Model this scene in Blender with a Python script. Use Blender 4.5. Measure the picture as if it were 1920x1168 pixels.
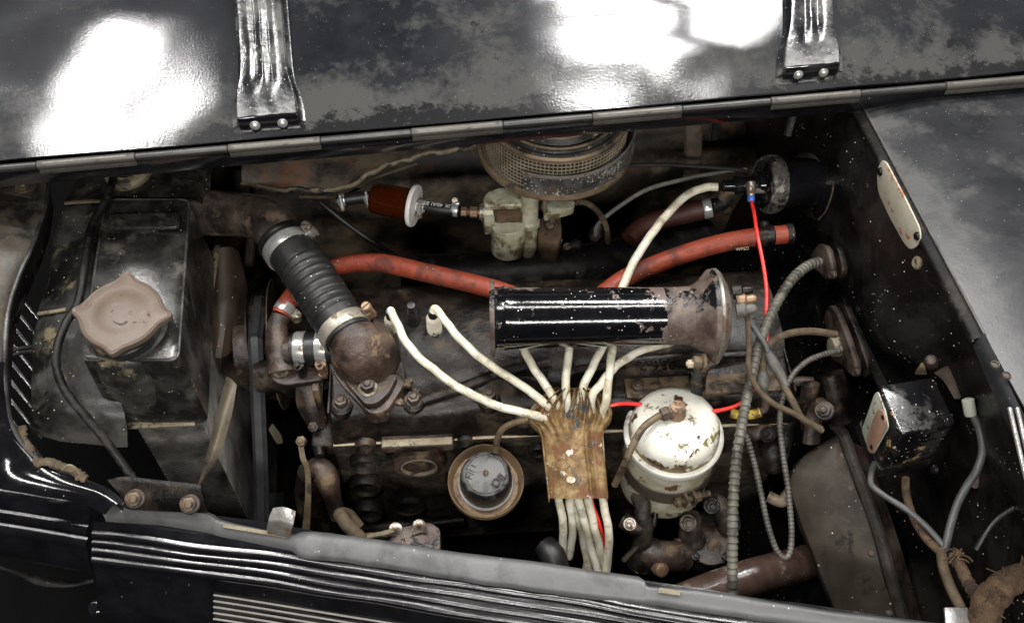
import bpy, bmesh, math, random
from mathutils import Vector as V, Matrix, noise
random.seed(7)
for o in list(bpy.data.objects): bpy.data.objects.remove(o)
SC = bpy.context.scene
COL = SC.collection
R_ = math.radians
# ------------------------------------------------------------------ camera
# z = 0 is the top of the cylinder head; +X runs to the rear of the car (picture right), +Y across the car
FPX = 1830.0; PITCH = R_(52); YAW = R_(7.4); DIST = 1.281
HV = V((math.sin(YAW), math.cos(YAW), 0)); RT = V((math.cos(YAW), -math.sin(YAW), 0))
FW = HV*math.cos(PITCH)+V((0, 0, -math.sin(PITCH))); UP = HV*math.sin(PITCH)+V((0, 0, math.cos(PITCH)))
CAM = -DIST*FW
cd = bpy.data.cameras.new('camera'); cam = bpy.data.objects.new('camera', cd); COL.objects.link(cam)
cd.sensor_width = 36; cd.lens = 36*FPX/1920; cd.clip_start = .02; cd.clip_end = 60
cam.matrix_world = Matrix((RT, UP, -FW)).transposed().to_4x4(); cam.location = CAM
SC.camera = cam
# ------------------------------------------------------------------ light: an indoor hall, tube lamps and ceiling panels
w = bpy.data.worlds.new('World'); SC.world = w; w.use_nodes = True
w.node_tree.nodes['Background'].inputs[0].default_value = (.55, .6, .7, 1)
w.node_tree.nodes['Background'].inputs[1].default_value = .006
def area(name, loc, target, sx, sy, power, col=(1, .97, .93)):
    d = bpy.data.lights.new(name, 'AREA'); d.shape = 'RECTANGLE'; d.size = sx; d.size_y = sy; d.energy = power; d.color = col
    o = bpy.data.objects.new(name, d); COL.objects.link(o); o.location = loc
    o.rotation_euler = (V(target)-V(loc)).to_track_quat('-Z', 'Y').to_euler()
    return o
def tube_lamp(name, y, z, power, wd):
    a = area(name, (0.1, y, z), (0.1, -.1, .1), 2.6, wd, power); d = (V((.1, -.1, .1))-V((.1, y, z))).normalized()
    xa = V((1, 0, 0)); za = -d; ya = za.cross(xa); a.rotation_euler = Matrix((xa, ya, za)).transposed().to_euler(); return a
tube_lamp('tube_lamp_overhead', -.02, 2.4, 24, .10)
tube_lamp('tube_lamp_behind', -2.4, 1.75, 48, .09)
area('fill_lamp', (-.35, -1.0, 1.95), (.0, -.05, -.05), .22, .22, 9, (1, .98, .95))  # added fill lamp above the camera, brightens the block side and sharpens highlights
PAN_T = R_(18)
PAN_N = V((0, -math.sin(PAN_T), math.cos(PAN_T)))
def ray(px, py): return FW+RT*((px-960)/FPX)+UP*((584-py)/FPX)
def P(px, py, z): d = ray(px, py); return CAM+d*((z-CAM.z)/d.z)
def PX(px, py, x): d = ray(px, py); return CAM+d*((x-CAM.x)/d.x)
def PY(px, py, y): d = ray(px, py); return CAM+d*((y-CAM.y)/d.y)
def PP(px, py, q, n): d = ray(px, py); return CAM+d*((q-CAM).dot(n)/d.dot(n))
def m(pt, n): return n*(pt-CAM).dot(FW)/FPX          # n photo pixels at that point, in metres
for i, (px, py, sx, sy, pw) in enumerate([(212, 192, .44, .15, 19), (1152, 105, .48, .16, 23), (1374, -2, .30, .19, 13)]):
    q = P(px, py, .26); d = (q-CAM).normalized(); r = d-2*d.dot(PAN_N)*PAN_N
    area('ceiling_lamp', q+r*2.4, q, sx, sy, pw, (1, .98, .96)).data.shape = 'ELLIPSE'
for x_ in (-2.3, -1.35, 1.9, 2.8):        # unseen tubes across the car, added for highlights on edges
    t_ = area('highlight_tube', (x_, .4, 2.5), (x_*.3, .1, 0), .12, 3.0, 13, (1, .98, .95))
SC.view_settings.view_transform = 'Standard'; SC.view_settings.look = 'None'
SC.view_settings.exposure = 0.4; SC.view_settings.gamma = 1
SC.render.engine = 'CYCLES'; SC.cycles.use_denoising = True
try: SC.cycles.denoiser = 'OPENIMAGEDENOISE'
except Exception: pass
SC.cycles.max_bounces = 6; SC.cycles.sample_clamp_indirect = 6; SC.cycles.caustics_reflective = False; SC.cycles.caustics_refractive = False
# ------------------------------------------------------------------ materials
MATS = {}
def M(name, cols, scale=40, rough=(.4, .6), metal=0.0, bump=.15, bscale=260, layers=(), specks=None, spec=.5, coat=0, crough=.08, dist=.12, stretch=(1, 1, 1), extra=None, alpha=None):
    mt = bpy.data.materials.new(name); mt.use_nodes = True; nt = mt.node_tree; N = nt.nodes; L = nt.links
    b = N['Principled BSDF']; tc = N.new('ShaderNodeTexCoord'); mp = N.new('ShaderNodeMapping'); L.new(tc.outputs['Object'], mp.inputs[0])
    mp.inputs['Scale'].default_value = stretch; sd = (sum(map(ord, name)) % 97)*.37
    mp.inputs['Location'].default_value = (sd, sd*.7, -sd)
    co = mp.outputs[0]
    def noi(sc, det=8, ds=dist, off=0, rg=.62):
        n = N.new('ShaderNodeTexNoise'); n.inputs['Scale'].default_value = sc; n.inputs['Detail'].default_value = det
        n.inputs['Roughness'].default_value = rg; n.inputs['Distortion'].default_value = ds
        if off:
            a = N.new('ShaderNodeVectorMath'); a.operation = 'ADD'; L.new(co, a.inputs[0]); a.inputs[1].default_value = (off, off*1.3, off*.4); L.new(a.outputs[0], n.inputs[0])
        else: L.new(co, n.inputs[0])
        return n.outputs[0]
    def mr(src, a, b_, c=0., d=1.):
        r = N.new('ShaderNodeMapRange'); r.inputs[1].default_value = a; r.inputs[2].default_value = b_; r.inputs[3].default_value = c; r.inputs[4].default_value = d; L.new(src, r.inputs[0]); return r.outputs[0]
    def mix(f, a, b_):
        x = N.new('ShaderNodeMixRGB'); L.new(f, x.inputs[0])
        for k, v in ((1, a), (2, b_)):
            if isinstance(v, tuple): x.inputs[k].default_value = (*v, 1)
            else: L.new(v, x.inputs[k])
        return x.outputs[0]
    def mixf(f, a, b_):
        x = N.new('ShaderNodeMix'); x.data_type = 'FLOAT'; L.new(f, x.inputs[0])
        for k, v in ((2, a), (3, b_)):
            if isinstance(v, (int, float)): x.inputs[k].default_value = v
            else: L.new(v, x.inputs[k])
        return x.outputs[0]
    n1 = noi(scale)
    rp = N.new('ShaderNodeValToRGB'); L.new(n1, rp.inputs[0]); el = rp.color_ramp.elements
    k = len(cols); el[0].position = .37; el[1].position = .63; el[0].color = (*cols[0], 1); el[1].color = (*cols[-1], 1)
    for i in range(1, k-1): e = el.new(.37+.26*i/(k-1)); e.color = (*cols[i], 1)
    col = rp.outputs[0]; rg = mr(noi(scale*1.7, off=5.3), .3, .7, rough[0], rough[1]); me = metal; bh = noi(bscale, 6, .2, 2.1)
    for i, ly in enumerate(layers):
        f = noi(ly.get('scale', 30), 9, ly.get('dist', .18), 11.7+7.1*i, ly.get('rg', .65))
        if 'grad' in ly:         # (axis, from, to, weight): dirt that has settled along one edge of the piece
            ax, a, b_, wt = ly['grad']; s = N.new('ShaderNodeSeparateXYZ'); L.new(tc.outputs['Object'], s.inputs[0])
            g = mr(s.outputs[ax], a, b_, wt, 0); ad = N.new('ShaderNodeMath'); ad.operation = 'ADD'; L.new(f, ad.inputs[0]); L.new(g, ad.inputs[1]); f = ad.outputs[0]
        t, sf = .5+(ly.get('thr', .55)-.5)/1.75, ly.get('soft', .04)/1.5
        f = mr(f, t-sf, t+sf, 0, ly.get('amt', 1))
        col = mix(f, col, ly['col']); rg = mixf(f, rg, ly.get('rough', .8)); me = mixf(f, me, ly.get('metal', 0))
        if ly.get('step'):
            ad = N.new('ShaderNodeMath'); ad.operation = 'MULTIPLY_ADD'; L.new(f, ad.inputs[0]); ad.inputs[1].default_value = ly['step']; L.new(bh, ad.inputs[2]); bh = ad.outputs[0]
    if specks:
        ssc, dens, rad, scol = specks
        v = N.new('ShaderNodeTexVoronoi'); v.inputs['Scale'].default_value = ssc; L.new(co, v.inputs[0])
        s = N.new('ShaderNodeSeparateColor'); L.new(v.outputs['Color'], s.inputs[0])
        cl = mr(noi(22, 3, .3, 31), .40, .60, .12, 1)
        mu0 = N.new('ShaderNodeMath'); mu0.operation = 'MULTIPLY'; L.new(cl, mu0.inputs[0]); mu0.inputs[1].default_value = dens
        lt = N.new('ShaderNodeMath'); lt.operation = 'LESS_THAN'; L.new(s.outputs[0], lt.inputs[0]); L.new(mu0.outputs[0], lt.inputs[1])
        # size varies from speck to speck
        th = N.new('ShaderNodeMath'); th.operation = 'MULTIPLY_ADD'; L.new(s.outputs[1], th.inputs[0]); th.inputs[1].default_value = rad*1.5; th.inputs[2].default_value = rad*.35
        l2 = N.new('ShaderNodeMath'); l2.operation = 'LESS_THAN'; L.new(v.outputs['Distance'], l2.inputs[0]); L.new(th.outputs[0], l2.inputs[1])
        mu = N.new('ShaderNodeMath'); mu.operation = 'MULTIPLY'; L.new(lt.outputs[0], mu.inputs[0]); L.new(l2.outputs[0], mu.inputs[1])
        col = mix(mu.outputs[0], col, scol); rg = mixf(mu.outputs[0], rg, .7)
    L.new(col, b.inputs['Base Color']); L.new(rg, b.inputs['Roughness'])
    if isinstance(me, (int, float)): b.inputs['Metallic'].default_value = me
    else: L.new(me, b.inputs['Metallic'])
    b.inputs['Specular IOR Level'].default_value = spec; b.inputs['Coat Weight'].default_value = coat; b.inputs['Coat Roughness'].default_value = crough
    if bump:
        bp = N.new('ShaderNodeBump'); bp.inputs['Strength'].default_value = bump; bp.inputs['Distance'].default_value = .002
        L.new(bh, bp.inputs['Height']); L.new(bp.outputs[0], b.inputs['Normal']); L.new(bp.outputs[0], b.inputs['Coat Normal'])
    if extra: extra(b, N, L)
    MATS[name] = mt; return mt
WHT = (.75, .72, .66)
def glassy(t, ior=1.45):
    def f(b, N, L): b.inputs['Transmission Weight'].default_value = t; b.inputs['IOR'].default_value = ior
    return f
RUST = (.11, .045, .02); DUST = (.22, .19, .15); TAN = (.28, .20, .11)
M('hood_inner', [(.0025, .0035, .0055), (.0045, .0055, .008), (.010, .0118, .0145)], 14, (.3, .42), bump=.05, bscale=420, coat=.9, crough=.06, spec=.1,
  layers=[dict(col=(.015, .0165, .019), scale=6, thr=.62, soft=.2, rough=.4, amt=.7),
          dict(col=(.05, .0505, .0485), scale=12, thr=.72, soft=.10, rough=.6, amt=.9, rg=.72, grad=(1, -.335, -.225, .27)),
          dict(col=(.005, .005, .006), scale=34, thr=.70, soft=.06, rough=.35, rg=.75, grad=(1, -.335, -.30, .25))],
  specks=(640, .06, .14, (.3, .3, .29)))
M('hood_strap', [(0.00768, 0.00832, 0.01024), (0.0192, 0.01984, 0.02176), (0.1024, 0.1024, 0.0992)], 22, (.12, .28), bump=.22, bscale=120, coat=.2, specks=(500, .08, .2, (.5, .5, .5)))
M('hinge_grey', [(0.04675, 0.04675, 0.04675), (0.0715, 0.0704, 0.0671)], 30, (.3, .42), metal=.5, bump=.1)
M('hinge_tan', [(0.0845, 0.08125, 0.0728), (0.117, 0.1105, 0.0975)], 24, (.32, .5), metal=.4, bump=.1, layers=[dict(col=(0.039, 0.03575, 0.0325), scale=40, thr=.66, soft=.08, rough=.6)])
M('black_gloss', [(.004, .004, .005), (.009, .009, .011)], 30, (.07, .18), bump=.05, coat=.6, specks=(330, .03, .12, (.5, .48, .44)))
M('rail_black', [(.004, .004, .005), (.009, .009, .011)], 30, (.16, .28), bump=.25, bscale=28, coat=.5, crough=.14, specks=(330, .03, .12, (.4, .38, .34)))
M('fender_gloss', [(.003, .003, .004), (.006, .006, .008)], 20, (.05, .12), bump=.12, bscale=12, coat=.8, specks=(220, .03, .12, WHT))
M('black_satin', [(0.00315, 0.00315, 0.00315), (0.00945, 0.008925, 0.0084)], 35, (.35, .6), spec=.28, bump=.2, layers=[dict(col=(0.0315, 0.02887, 0.02625), scale=25, thr=.63, soft=.08, rough=.7)], specks=(240, .10, .13, WHT))
M('firewall', [(0.001654, 0.001654, 0.001654), (0.003859, 0.003583, 0.003307), (0.008267, 0.007721, 0.007168)], 18, (.3, .55), spec=.28, bump=.35, coat=.25, crough=.25, bscale=60,
  layers=[dict(col=(0.01929, 0.01791, 0.01654), scale=13, thr=.57, soft=.10, rough=.5, amt=.85)], specks=(230, .22, .13, WHT))
M('cowl_grey', [(.006, .007, .009), (.011, .012, .0145), (.02, .0215, .024)], 7, (.26, .4), bump=.06, bscale=300, coat=.1, spec=.3, crough=.18,
  layers=[dict(col=(.075, .075, .074), scale=20, thr=.72, soft=.16, rough=.45, amt=.7, grad=(0, -.325, -.285, .24)), dict(col=(.04, .041, .042), scale=8, thr=.66, soft=.22, rough=.45, amt=.6)], specks=(520, .06, .14, (.35, .35, .33)))
M('radiator_black', [(0.00567, 0.005198, 0.004725), (0.01418, 0.01323, 0.01181), (0.03545, 0.03402, 0.03118)], 26, (.22, .38), bump=.12, bscale=150, coat=.35, crough=.15,
  layers=[dict(col=(0.0756, 0.07087, 0.06143), scale=22, thr=.66, soft=.10, rough=.55, amt=.8)], specks=(300, .12, .14, (.6, .5, .32)))
M('radiator_sheet', [(0.00972, 0.00918, 0.00864), (0.027, 0.02592, 0.02376), (0.0648, 0.0621, 0.0567)], 20, (.35, .6), spec=.28, bump=.18, bscale=120, coat=.2, crough=.2,
  layers=[dict(col=(0.162, 0.135, 0.081), scale=24, thr=.70, soft=.05, rough=.6, amt=.8), dict(col=(0.00648, 0.00594, 0.0054), scale=17, thr=.58, soft=.08, rough=.4)], specks=(300, .12, .14, (.6, .55, .42)))
M('tan_edge', [(0.15, 0.1237, 0.075), (0.2475, 0.21, 0.1425)], 45, (.5, .7), bump=.2, layers=[dict(col=(0.0375, 0.03, 0.0225), scale=40, thr=.60, rough=.6)])
M('core_fins', [(0.105, 0.102, 0.093), (0.285, 0.27, 0.2475)], 30, (.4, .6), metal=.3, bump=0)
M('cap_brown', [(0.1054, 0.07849, 0.05959), (0.1308, 0.09809, 0.0763)], 24, (.40, .52), bump=.08, layers=[dict(col=(0.06541, 0.02544, 0.01453), scale=60, thr=.74, soft=.02, rough=.7, step=-.4)])
M('dark_iron', [(.005, .0041, .0034), (.012, .0092, .007), (.027, .0205, .0155)], 30, (.22, .48), spec=.28, bump=.45, bscale=170,
  layers=[dict(col=(.07, .05, .033), scale=20, thr=.68, soft=.08, rough=.7, amt=.7), dict(col=(.003, .0026, .0022), scale=19, thr=.60, soft=.1, rough=.32)])
M('elbow_iron', [(0.018, 0.01425, 0.012), (0.045, 0.0345, 0.0285), (0.09, 0.0705, 0.0585)], 24, (.2, .4), bump=.3, bscale=120, coat=.2, crough=.2, layers=[dict(col=(0.15, 0.105, 0.075), scale=22, thr=.68, soft=.07, rough=.6)])
M('block_iron', [(0.02248, 0.01848, 0.01446), (0.0482, 0.04017, 0.03213), (0.08033, 0.06828, 0.05382)], 26, (.3, .55), spec=.28, bump=.6, bscale=150,
  layers=[dict(col=(0.1366, 0.1044, 0.0723), scale=22, thr=.70, soft=.07, rough=.75, amt=.7), dict(col=(0.009639, 0.008033, 0.007229), scale=15, thr=.60, soft=.1, rough=.45)])
M('stripe_paint', [(0.21, 0.2, 0.175), (0.26, 0.25, 0.225)], 40, (.35, .5), bump=.1)
M('brown_iron', [(0.02525, 0.01459, 0.01066), (0.04769, 0.03086, 0.02356), (0.08415, 0.05891, 0.046)], 34, (.26, .52), bump=.5, bscale=190,
  layers=[dict(col=(0.1459, 0.101, 0.0561), scale=22, thr=.65, soft=.05, rough=.75), dict(col=(0.01122, 0.007854, 0.006171), scale=20, thr=.60, soft=.08, rough=.45)])
M('dome_iron', [(0.03661, 0.02116, 0.01546), (0.06915, 0.04475, 0.03416), (0.122, 0.08542, 0.0667)], 34, (.26, .52), bump=.5, bscale=190,
  layers=[dict(col=(0.2116, 0.1464, 0.08134), scale=22, thr=.65, soft=.05, rough=.75), dict(col=(0.01627, 0.01139, 0.008948), scale=20, thr=.60, soft=.08, rough=.45)])
M('bolt_iron', [(0.0476, 0.034, 0.02584), (0.1156, 0.0918, 0.0748)], 90, (.35, .55), metal=.4, bump=.3, bscale=300, layers=[dict(col=(0.034, 0.017, 0.0102), scale=90, thr=.6, rough=.7)])
M('bolt_bright', [(.28, .25, .21), (.42, .38, .33)], 90, (.28, .42), metal=.8, bump=.2, layers=[dict(col=(.12, .06, .03), scale=90, thr=.6, rough=.7)])
M('tan_iron', [(0.09, 0.063, 0.036), (0.162, 0.12, 0.072)], 50, (.45, .65), metal=.2, bump=.4, bscale=200, layers=[dict(col=(0.03, 0.018, 0.012), scale=40, thr=.58, soft=.06, rough=.7)])
M('gasket', [(.33, .26, .17), (.5, .43, .32)], 60, (.6, .8), bump=.3)
M('rubber', [(.008, .008, .008), (.016, .016, .016)], 40, (.38, .55), bump=.12, specks=(300, .16, .13, WHT))
M('rubber_plain', [(.006, .006, .006), (.014, .014, .014)], 40, (.35, .5), bump=.1)
M('belt', [(.025, .026, .028), (.042, .043, .046)], 40, (.45, .6), bump=.15, bscale=400)
M('red_hose', [(0.221, 0.034, 0.0153), (0.306, 0.05525, 0.0255)], 30, (.42, .62), bump=.25, bscale=160, layers=[dict(col=(0.0595, 0.0187, 0.01275), scale=30, thr=.60, soft=.09, rough=.7, amt=.75)], specks=(260, .10, .12, WHT))
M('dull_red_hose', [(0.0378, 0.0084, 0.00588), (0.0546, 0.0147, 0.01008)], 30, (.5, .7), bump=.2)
M('clamp_steel', [(.36, .36, .35), (.52, .52, .50)], 40, (.22, .36), metal=.6, bump=.08, bscale=300, layers=[dict(col=(.15, .10, .06), scale=60, thr=.74, rough=.6)])
M('clamp_dull', [(.27, .25, .2), (.42, .39, .33)], 50, (.3, .45), metal=.5, bump=.15, layers=[dict(col=(.13, .10, .06), scale=50, thr=.62, rough=.6)])
M('chrome', [(.7, .7, .7), (.8, .8, .8)], 30, (.08, .16), metal=1, bump=.05)
M('chrome_dull', [(0.27, 0.264, 0.252), (0.372, 0.366, 0.348)], 40, (.18, .32), metal=.6, bump=.2, layers=[dict(col=(0.12, 0.078, 0.048), scale=45, thr=.63, rough=.6)])
M('amber', [(.30, .05, .010), (.40, .075, .016)], 30, (.06, .1), bump=0, extra=glassy(.9))
M('amber_core', [(0.126, 0.0308, 0.0112), (0.21, 0.056, 0.0196)], 30, (.6, .8), bump=0)
M('white_plastic', [(.72, .70, .66), (.80, .78, .74)], 30, (.35, .5), bump=.05)
M('print_white', [(.62, .62, .6), (.7, .7, .68)], 30, (.6, .7), bump=0)
M('carb_green', [(.26, .26, .16), (.42, .41, .29), (.53, .52, .42)], 34, (.38, .6), metal=.25, bump=.4, bscale=200, layers=[dict(col=(.10, .075, .035), scale=30, thr=.60, soft=.07, rough=.7)])
M('carb_brown', [(0.078, 0.048, 0.03), (0.144, 0.096, 0.06)], 40, (.45, .65), metal=.2, bump=.4, layers=[dict(col=(0.018, 0.012, 0.009), scale=38, thr=.6, rough=.6)])
M('brass', [(.20, .125, .075), (.30, .20, .13)], 60, (.35, .5), metal=.5, bump=.2, layers=[dict(col=(.09, .05, .03), scale=60, thr=.60, rough=.7)])
M('cleaner_band', [(0.06075, 0.06075, 0.05805), (0.135, 0.135, 0.1283), (0.216, 0.2093, 0.189)], 40, (.3, .5), metal=.4, bump=.2, layers=[dict(col=(0.162, 0.1215, 0.07425), scale=16, thr=.66, soft=.08, rough=.7)], specks=(330, .95, .24, (.8, .78, .72)))
M('cleaner_rim', [(0.17, 0.1232, 0.0765), (0.2805, 0.2125, 0.1403)], 36, (.4, .6), metal=.3, bump=.2, layers=[dict(col=(0.051, 0.0425, 0.034), scale=24, thr=.60, soft=.07, rough=.6)])
M('cleaner_top', [(0.0168, 0.0168, 0.0168), (0.06, 0.0576, 0.0528)], 30, (.25, .45), bump=.2, layers=[dict(col=(0.432, 0.36, 0.264), scale=34, thr=.68, soft=.04, rough=.6)], specks=(300, .2, .14, WHT))
M('wire_tan', [(0.33, 0.275, 0.187), (0.506, 0.44, 0.33)], 60, (.4, .6), metal=.5, bump=0)
M('horn_black', [(.003, .003, .004), (.006, .006, .007)], 30, (.09, .15), bump=.06, coat=.5,
  layers=[dict(col=(.15, .12, .11), scale=30, thr=.735, soft=.012, rough=.6, step=-.6), dict(col=(.13, .095, .082), scale=34, thr=.72, soft=.02, rough=.6, step=-.6, grad=(0, .118, .055, .30))], specks=(270, .34, .13, (.8, .76, .7)))
M('horn_rust', [(0.04335, 0.02746, 0.02167), (0.0867, 0.06141, 0.05057), (0.1517, 0.1193, 0.1011)], 36, (.4, .65), bump=.4, layers=[dict(col=(0.00578, 0.00578, 0.006502), scale=26, thr=.585, soft=.012, rough=.2, step=.5)], specks=(280, .15, .13, WHT))
M('horn_grey', [(.20, .18, .15), (.36, .34, .30)], 40, (.3, .5), metal=.6, bump=.3, layers=[dict(col=(.09, .05, .03), scale=34, thr=.60, soft=.05, rough=.7)])
M('wire_white', [(.50, .46, .33), (.66, .62, .49), (.74, .72, .63)], 45, (.3, .45), bump=.1, layers=[dict(col=(.16, .115, .05), scale=60, thr=.64, soft=.07, rough=.6, amt=.55)])
M('bracket_rust', [(0.1105, 0.06078, 0.02431), (0.21, 0.1271, 0.04972), (0.3315, 0.2375, 0.1105)], 52, (.42, .62), metal=.15, bump=.5, bscale=160,
  layers=[dict(col=(0.1436, 0.05525, 0.0221), scale=34, thr=.58, soft=.06, rough=.75, amt=.85), dict(col=(0.1105, 0.1216, 0.1193), scale=26, thr=.66, soft=.015, rough=.4, metal=.4, step=.4), dict(col=(0.6078, 0.5746, 0.4973), scale=60, thr=.735, soft=.02, rough=.5)])
M('filter_white', [(.58, .56, .47), (.70, .69, .63)], 34, (.22, .36), bump=.12, coat=.35,
  layers=[dict(col=(0.1425, 0.1092, 0.04275), scale=34, thr=.67, soft=.02, rough=.6, step=-.5, rg=.75, grad=(2, -.014, .004, .16)), dict(col=(0.057, 0.0209, 0.0114), scale=24, thr=.70, soft=.015, rough=.8, step=-.5)])
M('filter_rim', [(.62, .60, .52), (.74, .73, .68)], 30, (.2, .32), bump=.1, coat=.2, layers=[dict(col=(.15, .11, .05), scale=40, thr=.67, soft=.02, rough=.6)])
M('filter_body', [(0.306, 0.2805, 0.187), (0.442, 0.4165, 0.3145), (0.527, 0.51, 0.425)], 22, (.3, .48), bump=.2, layers=[dict(col=(0.102, 0.0595, 0.0255), scale=34, thr=.68, soft=.03, rough=.7), dict(col=(0.17, 0.153, 0.085), scale=14, thr=.60, soft=.1, rough=.5, amt=.7)])
M('band_brown', [(.06, .045, .035), (.11, .09, .07)], 30, (.35, .5), metal=.3, bump=.2)
M('oil_cap', [(.006, .006, .007), (.012, .012, .014)], 40, (.22, .35), bump=.1, layers=[dict(col=(.10, .099, .094), scale=60, thr=.80, soft=.12, rough=.5, amt=.85, grad=(2, .0195, .0125, .26))])
M('oil_saucer', [(0.18, 0.1162, 0.06375), (0.255, 0.18, 0.1087)], 26, (.36, .55), metal=.2, bump=.2, layers=[dict(col=(0.075, 0.03375, 0.01875), scale=26, thr=.64, soft=.06, rough=.6)])
M('white_ring', [(.33, .33, .32), (.45, .45, .43)], 30, (.4, .5), bump=0)
M('conduit', [(0.06375, 0.06056, 0.04781), (0.1275, 0.1179, 0.09563)], 40, (.45, .62), bump=.15, layers=[dict(col=(0.02869, 0.0255, 0.0204), scale=30, thr=.58, soft=.08, rough=.6)])
M('conduit_dark', [(.05, .048, .042), (.12, .11, .095)], 50, (.45, .6), metal=.3, bump=.1)
M('cloth_brown', [(0.05063, 0.03488, 0.01969), (0.1013, 0.07312, 0.04219)], 60, (.7, .9), bump=.5, bscale=500)
M('cloth_grey', [(.06, .058, .052), (.13, .125, .11)], 60, (.5, .75), bump=.3, bscale=500)
M('wire_red', [(.66, .022, .018), (.78, .04, .03)], 30, (.3, .42), bump=.04)
M('wire_yellow', [(.42, .29, .03), (.58, .42, .05)], 40, (.35, .5), bump=.08, layers=[dict(col=(.12, .07, .02), scale=40, thr=.62, rough=.6)])
M('wire_black', [(.006, .006, .006), (.015, .015, .014)], 30, (.35, .5), bump=.06)
M('wire_grey', [(.045, .047, .047), (.085, .087, .086)], 40, (.4, .5), bump=.06)
M('blue_terminal', [(.03, .14, .55), (.05, .18, .62)], 30, (.35, .45), bump=0)
M('coil_rim', [(0.056, 0.05075, 0.042), (0.126, 0.119, 0.105)], 90, (.45, .65), metal=.3, bump=.6, layers=[dict(col=(0.007, 0.0063, 0.00525), scale=70, thr=.55, soft=.05, rough=.5), dict(col=(0.217, 0.21, 0.189), scale=60, thr=.62, soft=.04, rough=.7)])
M('flange_brown', [(0.0255, 0.01734, 0.01377), (0.0561, 0.0408, 0.03315), (0.0765, 0.0561, 0.0459)], 30, (.4, .6), spec=.28, bump=.25, layers=[dict(col=(0.00765, 0.00612, 0.00561), scale=20, thr=.62, soft=.08, rough=.5), dict(col=(0.102, 0.0204, 0.0102), scale=16, thr=.70, soft=.05, rough=.6)])
M('plate_beige', [(.37, .335, .26), (.47, .43, .345)], 25, (.5, .65), bump=.1, layers=[dict(col=(.36, .13, .05), scale=46, thr=.70, soft=.03, rough=.7)])
M('label_green', [(.36, .37, .30), (.44, .45, .37)], 25, (.5, .65), bump=.1, layers=[dict(col=(.1, .08, .05), scale=40, thr=.68, soft=.04, rough=.7)])
M('label_brown', [(.26, .15, .10), (.34, .21, .15)], 30, (.5, .65), bump=.1)
M('regulator_black', [(.004, .004, .005), (.010, .010, .011)], 30, (.10, .2), bump=.15, coat=.4, layers=[dict(col=(.05, .05, .048), scale=32, thr=.62, soft=.06, rough=.55, amt=.75), dict(col=(.40, .25, .12), scale=36, thr=.72, soft=.02, rough=.7)], specks=(260, .5, .14, WHT))
M('shield_brown', [(0.02428, 0.01734, 0.01249), (0.03641, 0.02774, 0.02081), (0.04855, 0.03884, 0.03052)], 16, (.42, .6), spec=.28, bump=.2, bscale=120, layers=[dict(col=(0.06936, 0.05722, 0.04508), scale=14, thr=.63, soft=.07, rough=.6, amt=.7), dict(col=(0.0104, 0.006936, 0.005202), scale=22, thr=.68, soft=.04, rough=.6)], specks=(230, .12, .12, WHT))
M('seal_dark', [(.012, .010, .008), (.035, .027, .02)], 60, (.6, .85), bump=.7, bscale=300)
M('pipe_brown', [(0.04, 0.024, 0.0192), (0.076, 0.048, 0.0384)], 22, (.14, .3), bump=.15, coat=.3, layers=[dict(col=(0.24, 0.208, 0.16), scale=24, thr=.66, soft=.06, rough=.5, amt=.7)])
M('rail_grey', [(0.08496, 0.0864, 0.0884), (0.1122, 0.1135, 0.1156)], 16, (.36, .5), bump=.12, bscale=200, layers=[dict(col=(0.034, 0.034, 0.034), scale=15, thr=.66, soft=.08, rough=.5, amt=.6)], specks=(260, .05, .12, (.6, .6, .6)))
M('shell_brown', [(0.027, 0.0216, 0.01485), (0.054, 0.04455, 0.0324), (0.0756, 0.06612, 0.0513)], 16, (.35, .55), bump=.2, layers=[dict(col=(0.00945, 0.00945, 0.00945), scale=14, thr=.60, soft=.08, rough=.4), dict(col=(0.1026, 0.0756, 0.0297), scale=22, thr=.68, soft=.05, rough=.6)])
M('shell_edge', [(0.015, 0.015, 0.015), (0.045, 0.045, 0.044), (0.1, 0.099, 0.095)], 22, (.22, .4), metal=.3, bump=.15)
M('inner_panel', [(0.02339, 0.01915, 0.01488), (0.05849, 0.04786, 0.0351), (0.1171, 0.09568, 0.0702)], 9, (.42, .65), spec=.28, bump=.4, bscale=80,
  layers=[dict(col=(0.1808, 0.1436, 0.09568), scale=8, thr=.60, soft=.09, rough=.7, amt=.8), dict(col=(0.01277, 0.01171, 0.01064), scale=11, thr=.57, soft=.09, rough=.5), dict(col=(0.1382, 0.05849, 0.0319), scale=15, thr=.66, soft=.06, rough=.7, amt=.7)])
M('grille_metal', [(.22, .22, .22), (.4, .4, .39)], 30, (.2, .35), metal=.8, bump=.05)
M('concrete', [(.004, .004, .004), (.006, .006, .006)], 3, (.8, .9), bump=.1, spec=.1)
M('ceramic', [(.62, .56, .44), (.72, .68, .58)], 60, (.3, .4), bump=.05)
M('ink', [(.01, .01, .01), (.015, .015, .015)], 30, (.6, .7), bump=0)
M('blade_tan', [(0.112, 0.0924, 0.0644), (0.168, 0.1456, 0.1064)], 22, (.4, .6), metal=.2, bump=.2, layers=[dict(col=(0.0448, 0.028, 0.0168), scale=22, thr=.62, soft=.07, rough=.7)])
M('blade_brown', [(0.0245, 0.01666, 0.01225), (0.049, 0.0343, 0.0245), (0.0784, 0.049, 0.03185)], 14, (.4, .6), bump=.2, specks=(260, .15, .12, WHT))
M('orange_cloth', [(.055, .032, .016), (.12, .072, .036)], 60, (.7, .9), bump=1.0, bscale=420, layers=[dict(col=(.035, .022, .015), scale=50, thr=.58, soft=.06, rough=.9)])
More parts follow.
